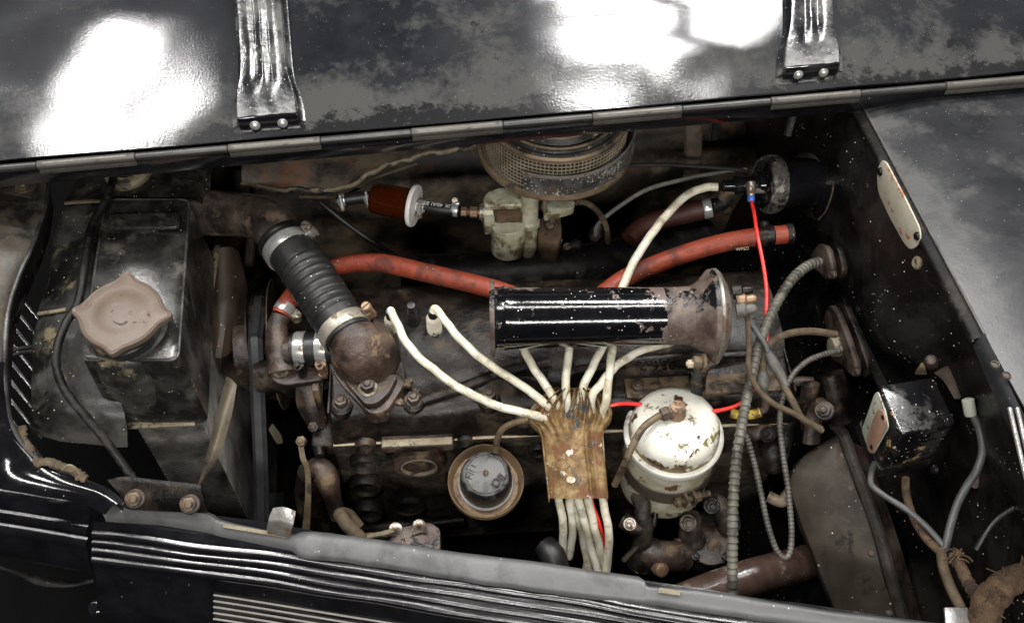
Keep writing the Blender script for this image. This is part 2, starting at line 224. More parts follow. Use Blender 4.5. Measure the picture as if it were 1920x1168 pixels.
# ------------------------------------------------------------------ mesh helpers
ABS = {}
def T(name, label, cat, loc, group=None):
    o = bpy.data.objects.new(name, None); o.empty_display_size = .02; COL.objects.link(o); o.location = loc; ABS[o] = V(loc)
    o['label'] = label; o['category'] = cat
    if group: o['group'] = group
    return o
def tag(o, label, cat, group=None, kind=None):
    o['label'] = label; o['category'] = cat
    if group: o['group'] = group
    if kind: o['kind'] = kind
    return o
def fin(name, bm, mat, parent=None, ang=35, org=None):
    bmesh.ops.recalc_face_normals(bm, faces=bm.faces)
    vs = [v.co for v in bm.verts]
    lo = V((min(v[i] for v in vs) for i in range(3))); hi = V((max(v[i] for v in vs) for i in range(3)))
    c = V(((lo.x+hi.x)/2, (lo.y+hi.y)/2, (lo.z if parent is None else (lo.z+hi.z)/2))) if org is None else V(org)
    for v in bm.verts: v.co -= c
    me = bpy.data.meshes.new(name); bm.to_mesh(me); bm.free()
    me.polygons.foreach_set('use_smooth', [True]*len(me.polygons)); me.set_sharp_from_angle(angle=R_(ang))
    me.materials.append(MATS[mat]); o = bpy.data.objects.new(name, me); COL.objects.link(o)
    ABS[o] = c; o.parent = parent; o.location = c-(ABS[parent] if parent else V((0, 0, 0)))
    return o
def frame(d, ref=None):
    d = d.normalized(); r = ref or (V((0, 0, 1)) if abs(d.z) < .9 else V((0, 1, 0)))
    x = r.cross(d).normalized(); y = d.cross(x); return x, y, d
def cr(pts, n):
    p = [2*pts[0]-pts[1]]+list(pts)+[2*pts[-1]-pts[-2]]; out = []
    for i in range(1, len(p)-2):
        a, b, c, d = p[i-1:i+3]
        for k in range(n):
            t = k/n; out.append(.5*((2*b)+(c-a)*t+(2*a-5*b+4*c-d)*t*t+(3*b-a-3*c+d)*t**3))
    out.append(p[-2]); return out
def W(pts): return [P(*q) for q in pts]
def resamp(ps, step):
    out = [ps[0].copy()]; acc = 0
    for a, b in zip(ps, ps[1:]):
        l = (b-a).length; t = step-acc
        while t <= l:
            out.append(a.lerp(b, t/l)); t += step
        acc = (acc+l) % step
    return out
def a_tube(bm, pts, r, seg=12, n=8, rf=None, step=None, smooth=True, wob=0, squash=None):
    ps = cr(pts, n) if smooth and len(pts) > 1 else [p.copy() for p in pts]
    if isinstance(r, (list, tuple)):
        rr = [V((x, 0, 0)) for x in r]; rs = [q.x for q in (cr(rr, n) if smooth else rr)]
    else: rs = [r]*len(ps)
    if step: ps = resamp(ps, step); rs = [rs[0]]*len(ps)
    if wob: ps = [p+V((noise.noise(p*60), noise.noise(p*60+V((9, 0, 0))), noise.noise(p*60+V((0, 9, 0)))))*wob for p in ps]
    s = 0; x = None; rings = []
    for i, p in enumerate(ps):
        d = (ps[min(i+1, len(ps)-1)]-ps[max(i-1, 0)]).normalized()
        if x is None: x, y, _ = frame(d)
        else: x = (x-d*x.dot(d)).normalized(); y = d.cross(x)
        if i: s += (p-ps[i-1]).length
        q = rs[i]*(rf(s) if rf else 1)
        rings.append([bm.verts.new(p+(x*math.cos(2*math.pi*k/seg)+y*math.sin(2*math.pi*k/seg)*(squash or 1))*q) for k in range(seg)])
    for a, b in zip(rings, rings[1:]):
        for k in range(seg): bm.faces.new((a[k], a[(k+1) % seg], b[(k+1) % seg], b[k]))
    bm.faces.new(rings[0][::-1]); bm.faces.new(rings[-1])
def a_lathe(bm, prof, o, ax, seg=40, ref=None, sq=1, lobes=None, cap=True):
    x, y, d = frame(ax, ref); rings = []
    for r, h in prof:
        if r < 1e-6: rings.append([bm.verts.new(o+d*h)])
        else: rings.append([bm.verts.new(o+d*h+(x*math.cos(t)+y*math.sin(t)*sq)*r*(lobes(t, r) if lobes else 1)) for t in [2*math.pi*k/seg for k in range(seg)]])
    for a, b in zip(rings, rings[1:]):
        for k in range(seg):
            k2 = (k+1) % seg
            if len(a) == 1 and len(b) == 1: continue
            if len(a) == 1: bm.faces.new((a[0], b[k2], b[k]))
            elif len(b) == 1: bm.faces.new((a[k], a[k2], b[0]))
            else: bm.faces.new((a[k], a[k2], b[k2], b[k]))
    if cap:
        if len(rings[0]) > 1: bm.faces.new(rings[0][::-1])
        if len(rings[-1]) > 1: bm.faces.new(rings[-1])
def a_ext(bm, loop, vec, bevel=0, seg=2):
    b = bmesh.new(); bot = [b.verts.new(p) for p in loop]; top = [b.verts.new(p+vec) for p in loop]; n = len(loop)
    b.faces.new(bot[::-1]); b.faces.new(top)
    for k in range(n): b.faces.new((bot[k], bot[(k+1) % n], top[(k+1) % n], top[k]))
    if bevel:
        bmesh.ops.recalc_face_normals(b, faces=b.faces)
        ed = [e for e in b.edges if len(e.link_faces) == 2 and e.calc_face_angle(0) > R_(25)]
        bmesh.ops.bevel(b, geom=ed, offset=bevel, segments=seg, affect='EDGES', profile=.5, clamp_overlap=True)
    me = bpy.data.meshes.new('t'); b.to_mesh(me); b.free(); bm.from_mesh(me); bpy.data.meshes.remove(me)
def a_box(bm, c, s, ax=None, bevel=0):
    X, Y, Z = ax or (V((1, 0, 0)), V((0, 1, 0)), V((0, 0, 1)))
    lp = [c+X*(a*s[0]/2)+Y*(b*s[1]/2)-Z*(s[2]/2) for a, b in ((-1, -1), (1, -1), (1, 1), (-1, 1))]
    a_ext(bm, lp, Z*s[2], bevel)
def rnd(loop, r, n=4):      # round the corners of a planar loop
    out = []; k = len(loop)
    for i in range(k):
        a, b, c = loop[i-1], loop[i], loop[(i+1) % k]; la, lc = (a-b).length, (c-b).length
        q = min(r, la*.45, lc*.45); s, e = b+(a-b)*(q/la), b+(c-b)*(q/lc)
        for j in range(n+1): t = j/n; out.append(s*(1-t)**2+b*2*t*(1-t)+e*t*t)
    return out
def a_sheet(bm, rows, thick=0, nu=0, nv=0, bump=0, bs=20):
    if nv: rows = [cr(r, nv) for r in rows]
    if nu: rows = list(map(list, zip(*[cr(list(c), nu) for c in zip(*rows)])))
    if bump: rows = [[p+V((noise.noise(p*bs), noise.noise(p*bs+V((7, 0, 0))), noise.noise(p*bs+V((0, 7, 0)))))*bump for p in r] for r in rows]
    b = bmesh.new(); g = [[b.verts.new(p) for p in r] for r in rows]
    for i in range(len(g)-1):
        for j in range(len(g[0])-1): b.faces.new((g[i][j], g[i][j+1], g[i+1][j+1], g[i+1][j]))
    if thick:
        bmesh.ops.recalc_face_normals(b, faces=b.faces); bmesh.ops.solidify(b, geom=b.faces[:], thickness=thick)
    me = bpy.data.meshes.new('t'); b.to_mesh(me); b.free(); bm.from_mesh(me); bpy.data.meshes.remove(me)
def tube(name, pts, r, mat, parent=None, **k): bm = bmesh.new(); a_tube(bm, pts, r, **k); return fin(name, bm, mat, parent)
def lathe(name, prof, o, ax, mat, parent=None, **k): bm = bmesh.new(); a_lathe(bm, prof, o, ax, **k); return fin(name, bm, mat, parent)
def ext(name, loop, vec, mat, parent=None, bevel=0, seg=2): bm = bmesh.new(); a_ext(bm, loop, vec, bevel, seg); return fin(name, bm, mat, parent)
def box(name, c, s, mat, parent=None, ax=None, bevel=0): bm = bmesh.new(); a_box(bm, c, s, ax, bevel); return fin(name, bm, mat, parent)
def sheet(name, rows, mat, parent=None, **k): bm = bmesh.new(); a_sheet(bm, rows, **k); return fin(name, bm, mat, parent)
def dome(r, h, e=.3, n=4):    # small rounded head profile
    return [(r, 0), (r, h*(1-e))]+[(r*math.cos(t)*1+0, h*(1-e)+h*e*math.sin(t)) for t in [math.pi/2*i/n for i in range(1, n)]]+[(0, h)]
def bolt(o, n, r, h, parent, mat='bolt_iron', washer=True, wm=None, name='bolt', spin=0):
    bm = bmesh.new(); x, y, d = frame(n); a0 = spin
    lp = [o+(x*math.cos(a0+k*math.pi/3)+y*math.sin(a0+k*math.pi/3))*r for k in range(6)]
    a_ext(bm, [p-d*.002 for p in lp], d*(h+.002), r*.12)
    a_lathe(bm, [(r*.52, 0), (r*.52, h+r*.18), (r*.40, h+r*.30), (0, h+r*.34)], o, n, 16)
    b = fin(name, bm, mat, parent)
    if washer: lathe('washer', [(r*1.32, -.0022), (r*1.32, .0008), (r*1.2, .0018), (r*.6, .0018)], o, n, wm or mat, b if parent else None, seg=24)
    return b
def screw(o, n, r, h, parent, mat='bolt_bright', name='screw', spin=0.5):
    bm = bmesh.new(); x, y, d = frame(n); a_lathe(bm, [(r, -h*.5), (r, h*.4), (r*.85, h*.6)], o, n, 20)
    u = x*math.cos(spin)+y*math.sin(spin); v_ = d.cross(u)
    for s in (-1, 1):
        lp = [o+d*h*.6+u*(r*.85*math.cos(t))+v_*s*(r*.14+r*.72*math.sin(t)) for t in [math.pi*k/8 for k in range(9)]]
        a_ext(bm, lp, d*h*.4)
    return fin(name, bm, mat, parent)
def clamp(c, ax, r, wd, parent, mat='clamp_steel', sd=None, sr=None, slots=True, name='hose_clamp', screw_mat=None):
    x, y, d = frame(ax); h = wd/2
    b = lathe(name, [(r, -h), (r*1.03, -h), (r*1.045, -h*.8), (r*1.045, h*.8), (r*1.03, h), (r, h)], c, ax, mat, parent, seg=40)
    if sd is not None:
        sd = (sd-d*sd.dot(d)).normalized(); tg = d.cross(sd); q = sr or wd*.5; o = c+sd*(r*1.04+q*.7)
        bm = bmesh.new(); a_box(bm, o-sd*q*.3, (q*2.6, q*2.4, q*1.2), (tg, d, sd), q*.3)
        a_lathe(bm, [(q*.8, -q*1.9), (q*.8, q*1.5), (q*.45, q*1.6), (q*.45, q*2.6)], o+sd*q*.3, -tg, 16); fin('screw_housing', bm, screw_mat or mat, b)
        screw(o+sd*q*.3+tg*q*1.9, tg, q*1.0, q*.9, b, screw_mat or 'bolt_bright')
    return b
def text(name, s, size, o, xd, n, mat, parent, ex=.0006, align='CENTER'):
    cu = bpy.data.curves.new('t', 'FONT'); cu.body = s; cu.size = size; cu.extrude = ex; cu.align_x = align; cu.align_y = 'CENTER'
    ob = bpy.data.objects.new('t', cu); COL.objects.link(ob); bpy.context.view_layer.update()
    me = bpy.data.meshes.new_from_object(ob.evaluated_get(bpy.context.evaluated_depsgraph_get())); bpy.data.objects.remove(ob); bpy.data.curves.remove(cu)
    z = n.normalized(); x = (xd-z*xd.dot(z)).normalized(); y = z.cross(x)
    me.transform(Matrix((x, y, z)).transposed().to_4x4()); me.name = name; me.materials.clear(); me.materials.append(MATS[mat])
    q = bpy.data.objects.new(name, me); COL.objects.link(q); q.parent = parent; q.location = V(o)-ABS[parent]; ABS[q] = V(o); return q
# ================================================================== THE SETTING
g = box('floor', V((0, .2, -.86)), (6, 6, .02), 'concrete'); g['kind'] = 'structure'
o = box('shade_sheet', V((-.05, -.02, -.52)), (1.5, .9, .004), 'concrete'); tag(o, 'black sheet added to darken the bay far below the engine', 'dark sheet')  # added black sheet, keeps the gaps below the engine dark
XF = .445                                               # firewall plane
# firewall: a pressed sheet with swages and a sloping toe board
rows = []
for i in range(22):
    z = .214-i*.036; r = []
    for j in range(31):
        y = -.56+j*.034
        x = XF+.004*math.sin(y*21)+.011*noise.noise(V((y*7, z*7, 1.3)))+.006*noise.noise(V((y*19, z*19, 4.3)))+.009*math.exp(-((y+.06)/.10)**2-((z-.09)/.055)**2)
        x -= .022*math.exp(-((y+.05)**2+(z+.02)**2)/.006)*0
        x += .028/(1+math.exp((z-.02+.25*(y+.1))*70))-.014           # recess below a pressed step
        x += .034/(1+math.exp((y+.17)*60))
        x = XF+.002+(x-XF-.002)*min(1, max(0, (.21-z)/.06))
        if z < -.12: x -= (-.12-z)*.35
        r.append(V((x, y, z)))
    rows.append(r)
fw = T('firewall', 'black speckled firewall panel across the rear of the engine bay', 'firewall', (XF, -.05, -.5))
sheet('panel', rows, 'firewall', fw, thick=.003, nv=2, nu=2)
ext('data_plate', rnd([PX(a, b, XF-.008) for a, b in ((1647, 318), (1656, 300), (1664, 304), (1700, 372), (1727, 428), (1729, 448), (1720, 464), (1708, 468), (1695, 452), (1668, 402), (1648, 358))], .008), V((-.002, 0, 0)), 'plate_beige', fw, .0006)
for a, b in ((1651, 322), (1720, 443)): lathe('rivet', [(.0052, 0), (.004, .0025), (0, .0033)], PX(a, b, XF-.010), V((-1, 0, 0)), 'dark_iron', fw, seg=14)
lathe('grommet', [(.0075, -.002), (.0075, .003), (.005, .005), (.002, .0045), (.002, .001)], PX(1722, 493, XF-.006), V((-1, .0, .2)), 'tan_edge', fw, seg=18)
for a, b in ((1625, 350), (1640, 398), (1668, 795), (1690, 955), (1752, 880), (1610, 580)): lathe('dome_rivet', [(.005, -.001), (.004, .002), (0, .0035)], PX(a, b, XF-.012), V((-1, 0, .2)), 'black_satin', fw, seg=14)
# stamped ribs beside the data plate, a pressed edge and a lower seam
for k, (a, b) in enumerate((((1652, 395), (1700, 478)), ((1645, 402), (1693, 490)))):
    tube('stamped_rib', [PX(*a, XF-.006), PX((a[0]+b[0])/2-2, (a[1]+b[1])/2+2, XF-.006), PX(*b, XF-.006)], .0035, 'firewall', fw, seg=8)
sheet('pressed_flange', [[PX(a, b, XF-.012+dx) for a, b in pts] for dx, pts in ((0, ((1592, 560), (1612, 620), (1645, 690), (1672, 740))), (-.012, ((1580, 560), (1600, 628), (1634, 702), (1660, 755))))], 'firewall', fw, thick=.004, nv=5)
# ------------------------------------------------------------------ cowl in front of the windscreen
cw = T('cowl_panel', 'dusty grey-black cowl panel on the right with a bare metal edge', 'cowl', (.7, -.15, .2))
rows = []
for i in range(16):
    y = .085-i*.043; r = []
    for j in range(14):
        x = .446+j*.05+(.0 if j else 0); z = .222+.012*(1-math.exp(-j*.9))+.0018*noise.noise(V((x*9, y*9, 4)))
        r.append(V((x, y, z)))
    rows.append(r)
sheet('top_sheet', rows, 'cowl_grey', cw, thick=.0025, nv=2, nu=2)
tube('edge_bead', [V((.4455, .088, .2215)), V((.4455, -.1, .2215)), V((.4455, -.262, .2215))], .0015, 'hinge_tan', cw, seg=10)
sheet('edge_return', [[V((.445, y, .219)) for y in (.088, -.1, -.262)], [V((.436, y, .214)) for y in (.088, -.1, -.262)], [V((.436, y, .208)) for y in (.088, -.1, -.262)]], 'black_satin', cw, thick=.002, nu=3)
sheet('side_flange', [[V((.446, -.262, .222)), V((.443, -.33, .222)), V((.440, -.5, .218))], [V((.441, -.264, .216)), V((.437, -.34, .215)), V((.434, -.5, .210))], [V((.440, -.265, .206)), V((.436, -.345, .204)), V((.433, -.5, .198))]], 'cowl_grey', cw, thick=.002, nv=4, nu=3)
for k, (dx, dz) in enumerate(((.012, 0), (.022, .001))):
    tube('bead_line', [P(1893+k*14, 765, .224), P(1925+k*14, 900, .224), P(1960+k*14, 1010, .224)], .0022, 'chrome_dull', cw, seg=8)
for a, b in ((1866, 683), (1888, 703)):
    lathe('hole_rim', [(.0048, -.001), (.0043, .0005), (.0035, .0003), (.0032, -.002), (0, -.002)], P(a, b, .2325), V((0, 0, 1)), 'shell_brown', cw, seg=22)
# ledge that the rear edge of the bonnet sits on
sheet('hood_ledge', [[V((.43, .088, .216)), V((.7, .088, .224)), V((1.1, .088, .23))], [V((.43, .125, .212)), V((.7, .125, .221)), V((1.1, .125, .228))], [V((.43, .17, .2)), V((.7, .17, .2)), V((1.1, .17, .2))]], 'black_gloss', cw, thick=.003, nv=4, nu=3)
lathe('ledge_hole', [(.010, 0), (.0085, .003), (.0060, .002), (.0052, -.003), (.0, -.003)], P(1690, 190, .2235), V((0, -.1, 1)), 'hinge_grey', cw, seg=24)
# ------------------------------------------------------------------ far inner wing panel
fp = T('inner_wing_panel', 'brown dusty inner wing panel behind the fuel filter and carburettor', 'panel', (0, .36, -.6))
rows = []
for i in range(14):
    r = []
    for j in range(25):
        x = -.52+j*.042; t = i/13; z = .16-t*.75; y = .40-.13*t+.05*math.exp(-((z+.02)/.05)**2)+.014*noise.noise(V((x*5, z*6, 2.2)))
        r.append(V((x, y, z)))
    rows.append(r)
sheet('wall', rows, 'inner_panel', fp, thick=.003, nv=2, nu=2)
# torn underseal edge and a brown upper strip
up = [P(a, b, z) for a, b, z in ((455, 345, .06), (560, 352, .05), (640, 350, .045), (700, 318, .055), (780, 290, .065), (830, 283, .07), (905, 268, .075))]
lo = [P(a, b, z) for a, b, z in ((455, 295, .10), (560, 285, .105), (640, 275, .11), (700, 262, .115), (780, 255, .115), (830, 250, .115), (905, 240, .12))]
sheet('upper_strip', [lo, [a.lerp(b, .55)+V((0, .004, 0)) for a, b in zip(lo, up)], up], 'inner_panel', fp, thick=.003, nv=5, nu=4, bump=.004, bs=40)
bm = bmesh.new(); ps = cr([p+V((0, -.006, .002)) for p in up], 8)
a_tube(bm, ps, .0045, seg=7, smooth=False, rf=lambda s: .65+.6*noise.noise(V((s*160, 0, 0)))**2+.5*abs(noise.noise(V((s*420, 1, 0)))), wob=.006); fin('torn_edge', bm, 'tan_edge', fp)
tube('wire_along_edge', [p+V((0, -.012, -.006)) for p in up[1:5]], .0022, 'cloth_brown', fp, seg=8)
for pts, r, mt in ((((1298, 215, .10), (1300, 270, .06), (1297, 330, .0)), .013, 'inner_panel'), (((1345, 215, .10), (1340, 262, .06)), .006, 'black_satin'), (((1490, 205, .13), (1476, 255, .10)), .006, 'black_satin'), (((500, 300, .05), (480, 350, .0), (465, 520, -.15)), .018, 'inner_panel'), (((380, 310, .1), (378, 345, .08), (385, 390, .02)), .009, 'black_satin')):
    tube('stiffener', W(pts), r, mt, fp, seg=10, squash=.45)
tube('cable', W(((600, 380, .02), (650, 420, .0), (700, 455, -.02), (760, 490, -.06))), .0035, 'wire_black', fp, seg=8)
# ------------------------------------------------------------------ the opened bonnet half
ZH, YH = .25, .084
hd = T('hood', 'opened black bonnet half with dusty inner face and two riveted straps', 'hood', (0, .4, .24))
def pan(x, y, dz=0): return V((x, y, ZH+.004+(y-YH)*math.tan(PAN_T)+dz))
rows = []
for i in range(20):
    y = YH+.004+i*.035
    rows.append([pan(-1.0+j*.05, y, .0022*noise.noise(V((j*.35, i*.4, .5)))+.0016*noise.noise(V((j*.9, i*.9, 7)))) for j in range(45)])
sheet('inner_face', rows, 'hood_inner', hd, thick=.003, nv=2, nu=2)
sheet('closed_half', [[V((-1.0, YH+.01+k*.1, .232-.02*k*k*.35)), V((0, YH+.01+k*.1, .236-.02*k*k*.35)), V((1.2, YH+.01+k*.1, .236-.02*k*k*.35))] for k in range(6)], 'black_gloss', hd, thick=.003, nu=3, nv=4)
box('hinge_leaf', V((0.1, YH+.0015, .2325)), (2.2, .006, .025), 'black_gloss', hd, bevel=.0015)
xs = [-.82, -.665]+[P(px, 300-px*.09, ZH).x for px in (75, 258, 430, 602, 770, 940, 1106, 1272, 1436, 1602, 1760, 1922)]+[.76, .9]
for k, (a, b) in enumerate(zip(xs, xs[1:])):
    tn = k % 2 == 0 and k > 0; tn = k % 2 == 0
    bm = bmesh.new(); r = .0051 if tn else .0046
    a_lathe(bm, [(r*.9, 0), (r, .0006), (r, b-a-.0016), (r*.9, b-a-.001)], V((a, YH-.004, ZH)), V((1, 0, 0)), 20)
    if tn: a_box(bm, V(((a+b)/2, YH-.0072, ZH-.0070)), (b-a-.001, .0014, .006), None, .0004)
    fin('hinge_knuckle', bm, 'hinge_tan' if tn else 'hinge_grey', hd)
tube('hinge_pin', [V((-.83, YH-.004, ZH)), V((.91, YH-.004, ZH))], .003, 'bolt_iron', hd, smooth=False, seg=8)
# straps: pressed hat sections with three shallow flutes, flared at the hinge end
def strap(px0, px1, w0, py):
    q = P(px0, py, ZH+.012); yb = q.y; rows = []; e = P(px1, 0, ZH+.03)
    for i in range(40):
        t = i/39; y = yb+(.46)*t; x = q.x+(e.x-q.x)*min(1.6, (y-yb)/(e.y-yb))
        fl = math.exp(-t/.05)*.0085 if t < .4 else 0; fl = .0085/(1+math.exp((t-.085)*55))
        hw = w0+fl; hh = .017-.003*math.exp(-t/.04); r = []
        for u in (-1.16, -1.0, -.96, -.86, -.6, -.45, -.3, -.15, 0, .15, .3, .45, .6, .86, .96, 1.0, 1.16):
            au = abs(u)
            if au > 1.1: zz = 0
            elif au > .99: zz = .003
            elif au > .9: zz = hh-.002
            else: zz = hh-(.0016*(1-math.cos(u*2*math.pi*1.75)) if au < .7 and t > .10 else 0)+.0012*noise.noise(V((u*3, t*22, px0)))
            r.append(pan(x+u*hw, y, zz+.002))
        rows.append(r)
    s = sheet('strap', rows, 'hood_strap', hd, thick=.0015, nv=2)
    f = rows[0][8]; c = V((f.x, f.y-.0015, f.z-.010))
    box('end_lip', c, (w0*2+.013, .003, .020), 'black_gloss', s, bevel=.0008)
    for s_ in (-1, 1):
        o = c+V((s_*.0155, -.0015, -.001)); b = bmesh.new(); n = V((0, -1, .25))
        a_lathe(b, [(.0058, -.001), (.0058, .0012), (.0045, .0016), (.0042, .0035), (.0026, .0048), (0, .0052)], o, n, 18); fin('bolt', b, 'clamp_steel', s)
strap(505, 500, .027, 233); strap(1517, 1506, .027, 141)
# ================================================================== RADIATOR
rd = T('radiator', 'black dented radiator with header tank at the left of the bay', 'radiator', (-.44, .03, -.5))
ZT = .12
# header tank: rounded box, open flange below
tl = rnd([P(198, 372, ZT), P(356, 372, ZT), P(334, 676, ZT), P(150, 676, ZT)], .012, 5)
bm = bmesh.new(); ctr = sum(tl, V())/len(tl); prof = [(.0, 1.0), (-.001, 1.0)]
rings = []
for dz, off in ((-.122, .008), (-.10, .006), (-.02, .001), (-.006, .0), (-.002, -.0012), (0, -.004)):
    rings.append([bm.verts.new(V((p.x, p.y, p.z+dz))+(V((p.x-ctr.x, p.y-ctr.y, 0)).normalized()*off)) for p in tl])
for a, b in zip(rings, rings[1:]):
    for k in range(len(a)): bm.faces.new((a[k], a[(k+1) % len(a)], b[(k+1) % len(a)], b[k]))
bm.faces.new(rings[-1]); fin('header_tank', bm, 'radiator_black', rd, ang=40)
tank_c = ctr
tube('edge_highlight', [V((p.x, p.y, ZT-.0015))+V((p.x-ctr.x, p.y-ctr.y, 0)).normalized()*-.0012 for p in tl+tl[:1]], .0018, 'shell_edge', rd, smooth=False, seg=8)  # pale line along the tank's top edge, drawn in as its highlight
ext('raised_rib', rnd([P(205, 407, ZT+.001), P(341, 403, ZT+.001), P(338, 432, ZT+.001), P(203, 434, ZT+.001)], .007, 4), V((0, 0, .006)), 'radiator_black', rd, .003, 3)
# stepped back strip behind the tank
sheet('back_strip', [[P(a, b, z) for a, b, z in ((150, 305, .10), (260, 300, .11), (350, 298, .11), (400, 300, .10))], [P(a, b, z) for a, b, z in ((140, 345, .105), (250, 345, .116), (350, 345, .116), (395, 350, .10))], [P(a, b, z) for a, b, z in ((122, 374, .10), (220, 372, .113), (352, 371, .113), (400, 400, .07))]], 'radiator_black', rd, thick=.002, nu=4, nv=4, bump=.002, bs=40)
lathe('back_boss', [(.030, -.02), (.030, .002), (.026, .006), (.018, .007), (.018, .001), (0, .001)], P(238, 318, .125), V((0, -.2, 1)), 'tan_edge', rd, seg=30)
# front sheet (cradle side) stepping down to the left
fs = [[(122, 378, .095), (160, 378, .10), (200, 378, .103)], [(100, 440, .09), (140, 440, .097), (192, 440, .10)], [(92, 520, .08), (125, 520, .093), (180, 520, .098)], [(72, 585, .078), (110, 585, .09), (165, 585, .095)], [(62, 640, .07), (100, 640, .085), (172, 640, .088)], [(60, 700, .058), (110, 700, .066), (205, 700, .06)], [(58, 770, .04), (130, 770, .045), (232, 772, .035)], [(58, 815, .01), (140, 830, .005), (240, 838, .0)]]
sheet('front_sheet', [W(r) for r in fs], 'radiator_sheet', rd, thick=.002, nu=5, nv=6, bump=.0018, bs=45)
for pts in (((122, 381, .099), (150, 379, .102), (192, 377, .106)), ((72, 588, .082), (95, 585, .09), (124, 580, .095))):
    tube('solder_seam', W(pts), .0028, 'tan_edge', rd, seg=8, squash=.6)
# base flange
fl = [P(416, 452, .0), P(365, 782, .0), P(235, 786, .0)]
bm = bmesh.new(); a_tube(bm, [P(408, 462, .0), P(398, 520, .0), P(380, 640, .0), P(366, 755, .0)], .0048, seg=8, squash=.6); fin('side_flange', bm, 'tan_edge', rd)
ext('front_flange', [P(238, 778, .004), P(366, 768, .004), P(365, 797, .0), P(238, 803, .0)], V((0, 0, -.003)), 'tan_edge', rd, .001)
# filler neck below the cap
nk = P(247, 640, ZT-.02)
lathe('filler_neck', [(.056, -.06), (.054, -.012), (.050, .010), (.046, .020), (.0405, .024), (.039, .034), (.036, .036)], nk, V((.0, -.10, 1)), 'radiator_sheet', rd, seg=44)
# finned core: one mass of thin plates with an upright body
XC = -.404; YC = -.098
core = bmesh.new(); a_box(core, V((XC-.038, .035, -.26)), (.066, .254, .50))
for k in range(118): a_box(core, V((XC-.036, .035, -.012-k*.0042)), (.078, .270, .0013))
for k in range(40): a_box(core, V((XC-.037, .168-k*.0068, -.26)), (.075, .0016, .50))
for k in range(11): a_box(core, V((XC-.002-k*.0068, .035, -.26)), (.0016, .267, .50))
o = fin('core_fins', core, 'core_fins', rd); o['kind'] = 'stuff'
# outlet pipe elbow to the top hose
tube('outlet_elbow', W(((366, 396, .064), (415, 400, .068), (462, 404, .076), (498, 412, .084), (519, 432, .087), (531, 453, .083), (540, 468, .079))), [.034, .030, .029, .030, .030, .029, .029], 'elbow_iron', rd, seg=28, n=8)
# overflow tube
tube('overflow_tube', W(((216, 318, .128), (208, 350, .135), (197, 378, .134), (172, 425, .127), (160, 490, .122), (147, 565, .116), (124, 605, .112), (108, 650, .105), (106, 690, .095), (124, 735, .08), (160, 780, .06), (205, 835, .03), (255, 905, -.005))), .0050, 'black_satin', rd, seg=12)
for p, q in (((232, 448, .112), (180, 620, .108)),):
    tube('drain_tube', W(((193, 430, .118), (183, 500, .112), (172, 570, .106), (160, 625, .10))), .004, 'black_satin', rd, seg=10)
# ------------------------------------------------------------------ radiator cap, four lobes
cc = P(227, 588, ZT+.030); ax = V((.02, -.10, 1)).normalized()
tips = [P(240, 508, cc.z+.006), P(134, 584, cc.z+.001), P(209, 667, cc.z-.006), P(323, 590, cc.z-.001)]
def lob(t, r):
    s = 1
    for q in tips:
        dq = q-cc; xx, yy, _ = frame(ax); a = math.atan2(dq.dot(yy), dq.dot(xx)); d = (t-a+math.pi) % (2*math.pi)-math.pi
        s += (dq.length/.0455-1)*math.exp(-(abs(d)/.17)**1.7)
    k = max(0, min(1, (r-.034)/.006)); return 1+(s-1)*k
cp = lathe('cap', [(.036, -.007), (.0425, -.0075), (.0452, -.006), (.0457, -.002), (.0450, .0014), (.0438, .0024), (.0425, .0018), (.0415, .0008), (.0405, .0012), (.034, .0016), (.026, .0018), (.0245, .0028), (.012, .0034), (0, .0036)], cc, ax, 'cap_brown', rd, seg=120, lobes=lambda t, r: lob(t, r))
cp['label'] = 'brown painted four-lobed radiator cap with chipped edge'
lathe('cap_skirt', [(.037, -.022), (.039, -.006)], cc, ax, 'dark_iron', cp, seg=40)
for a, b in ((207, 586), (245, 586)): lathe('dimple', [(.0022, 0), (.0014, .0004), (0, .0005)], P(a, b, cc.z+.0032), ax, 'cap_brown', cp, seg=12)
tube('smile_crease', W(((212, 602, cc.z+.0031), (226, 607, cc.z+.0031), (238, 601, cc.z+.0031))), .0006, 'cap_brown', cp, seg=6)
# ------------------------------------------------------------------ front shell on the left, with grille bars behind it
sh = T('radiator_shell', 'brown and grey inner shell of the radiator grille at far left', 'radiator shell', P(20, 700, -.05))
si = [(92, 340, .15), (84, 392, .147), (60, 462, .145), (34, 520, .14), (14, 590, .13), (8, 680, .11), (10, 750, .085), (26, 812, .06), (70, 862, .035), (130, 893, .018), (200, 920, .006), (232, 945, .0)]
so = [(-40, 330, .16), (-45, 392, .165), (-50, 462, .165), (-55, 520, .16), (-60, 590, .15), (-70, 700, .13), (-70, 800, .11), (-60, 860, .075), (-30, 905, .04), (60, 925, .018), (150, 940, .004), (200, 962, -.006)]
A = W(si); B = W(so)
for i0, i1, mt in ((0, 6, 'shell_brown'), (5, 12, 'black_gloss')):
    Bi, Ai = B[i0:i1], A[i0:i1]
    sheet('face', [Bi, [a.lerp(b, .45)+V((0, 0, .006)) for a, b in zip(Bi, Ai)], [a.lerp(b, .85)+V((0, 0, .004)) for a, b in zip(Bi, Ai)], Ai], mt, sh, thick=.003, nu=4, nv=5)
tube('rolled_edge', A, [.0025, .0025, .0026, .0028, .003, .0035, .004, .004, .004, .004, .003, .0025], 'shell_edge', sh, seg=12)
sheet('inner_return', [A, [p+V((-.012, .008, -.03)) for p in A], [p+V((-.02, .012, -.06)) for p in A]], 'black_satin', sh, thick=.002, nv=5, nu=2)
ext('rubber_pad', [P(8, 364, .168), P(22, 337, .168), P(76, 335, .168), P(60, 374, .168)], V((0, 0, .004)), 'flange_brown', sh, .001)
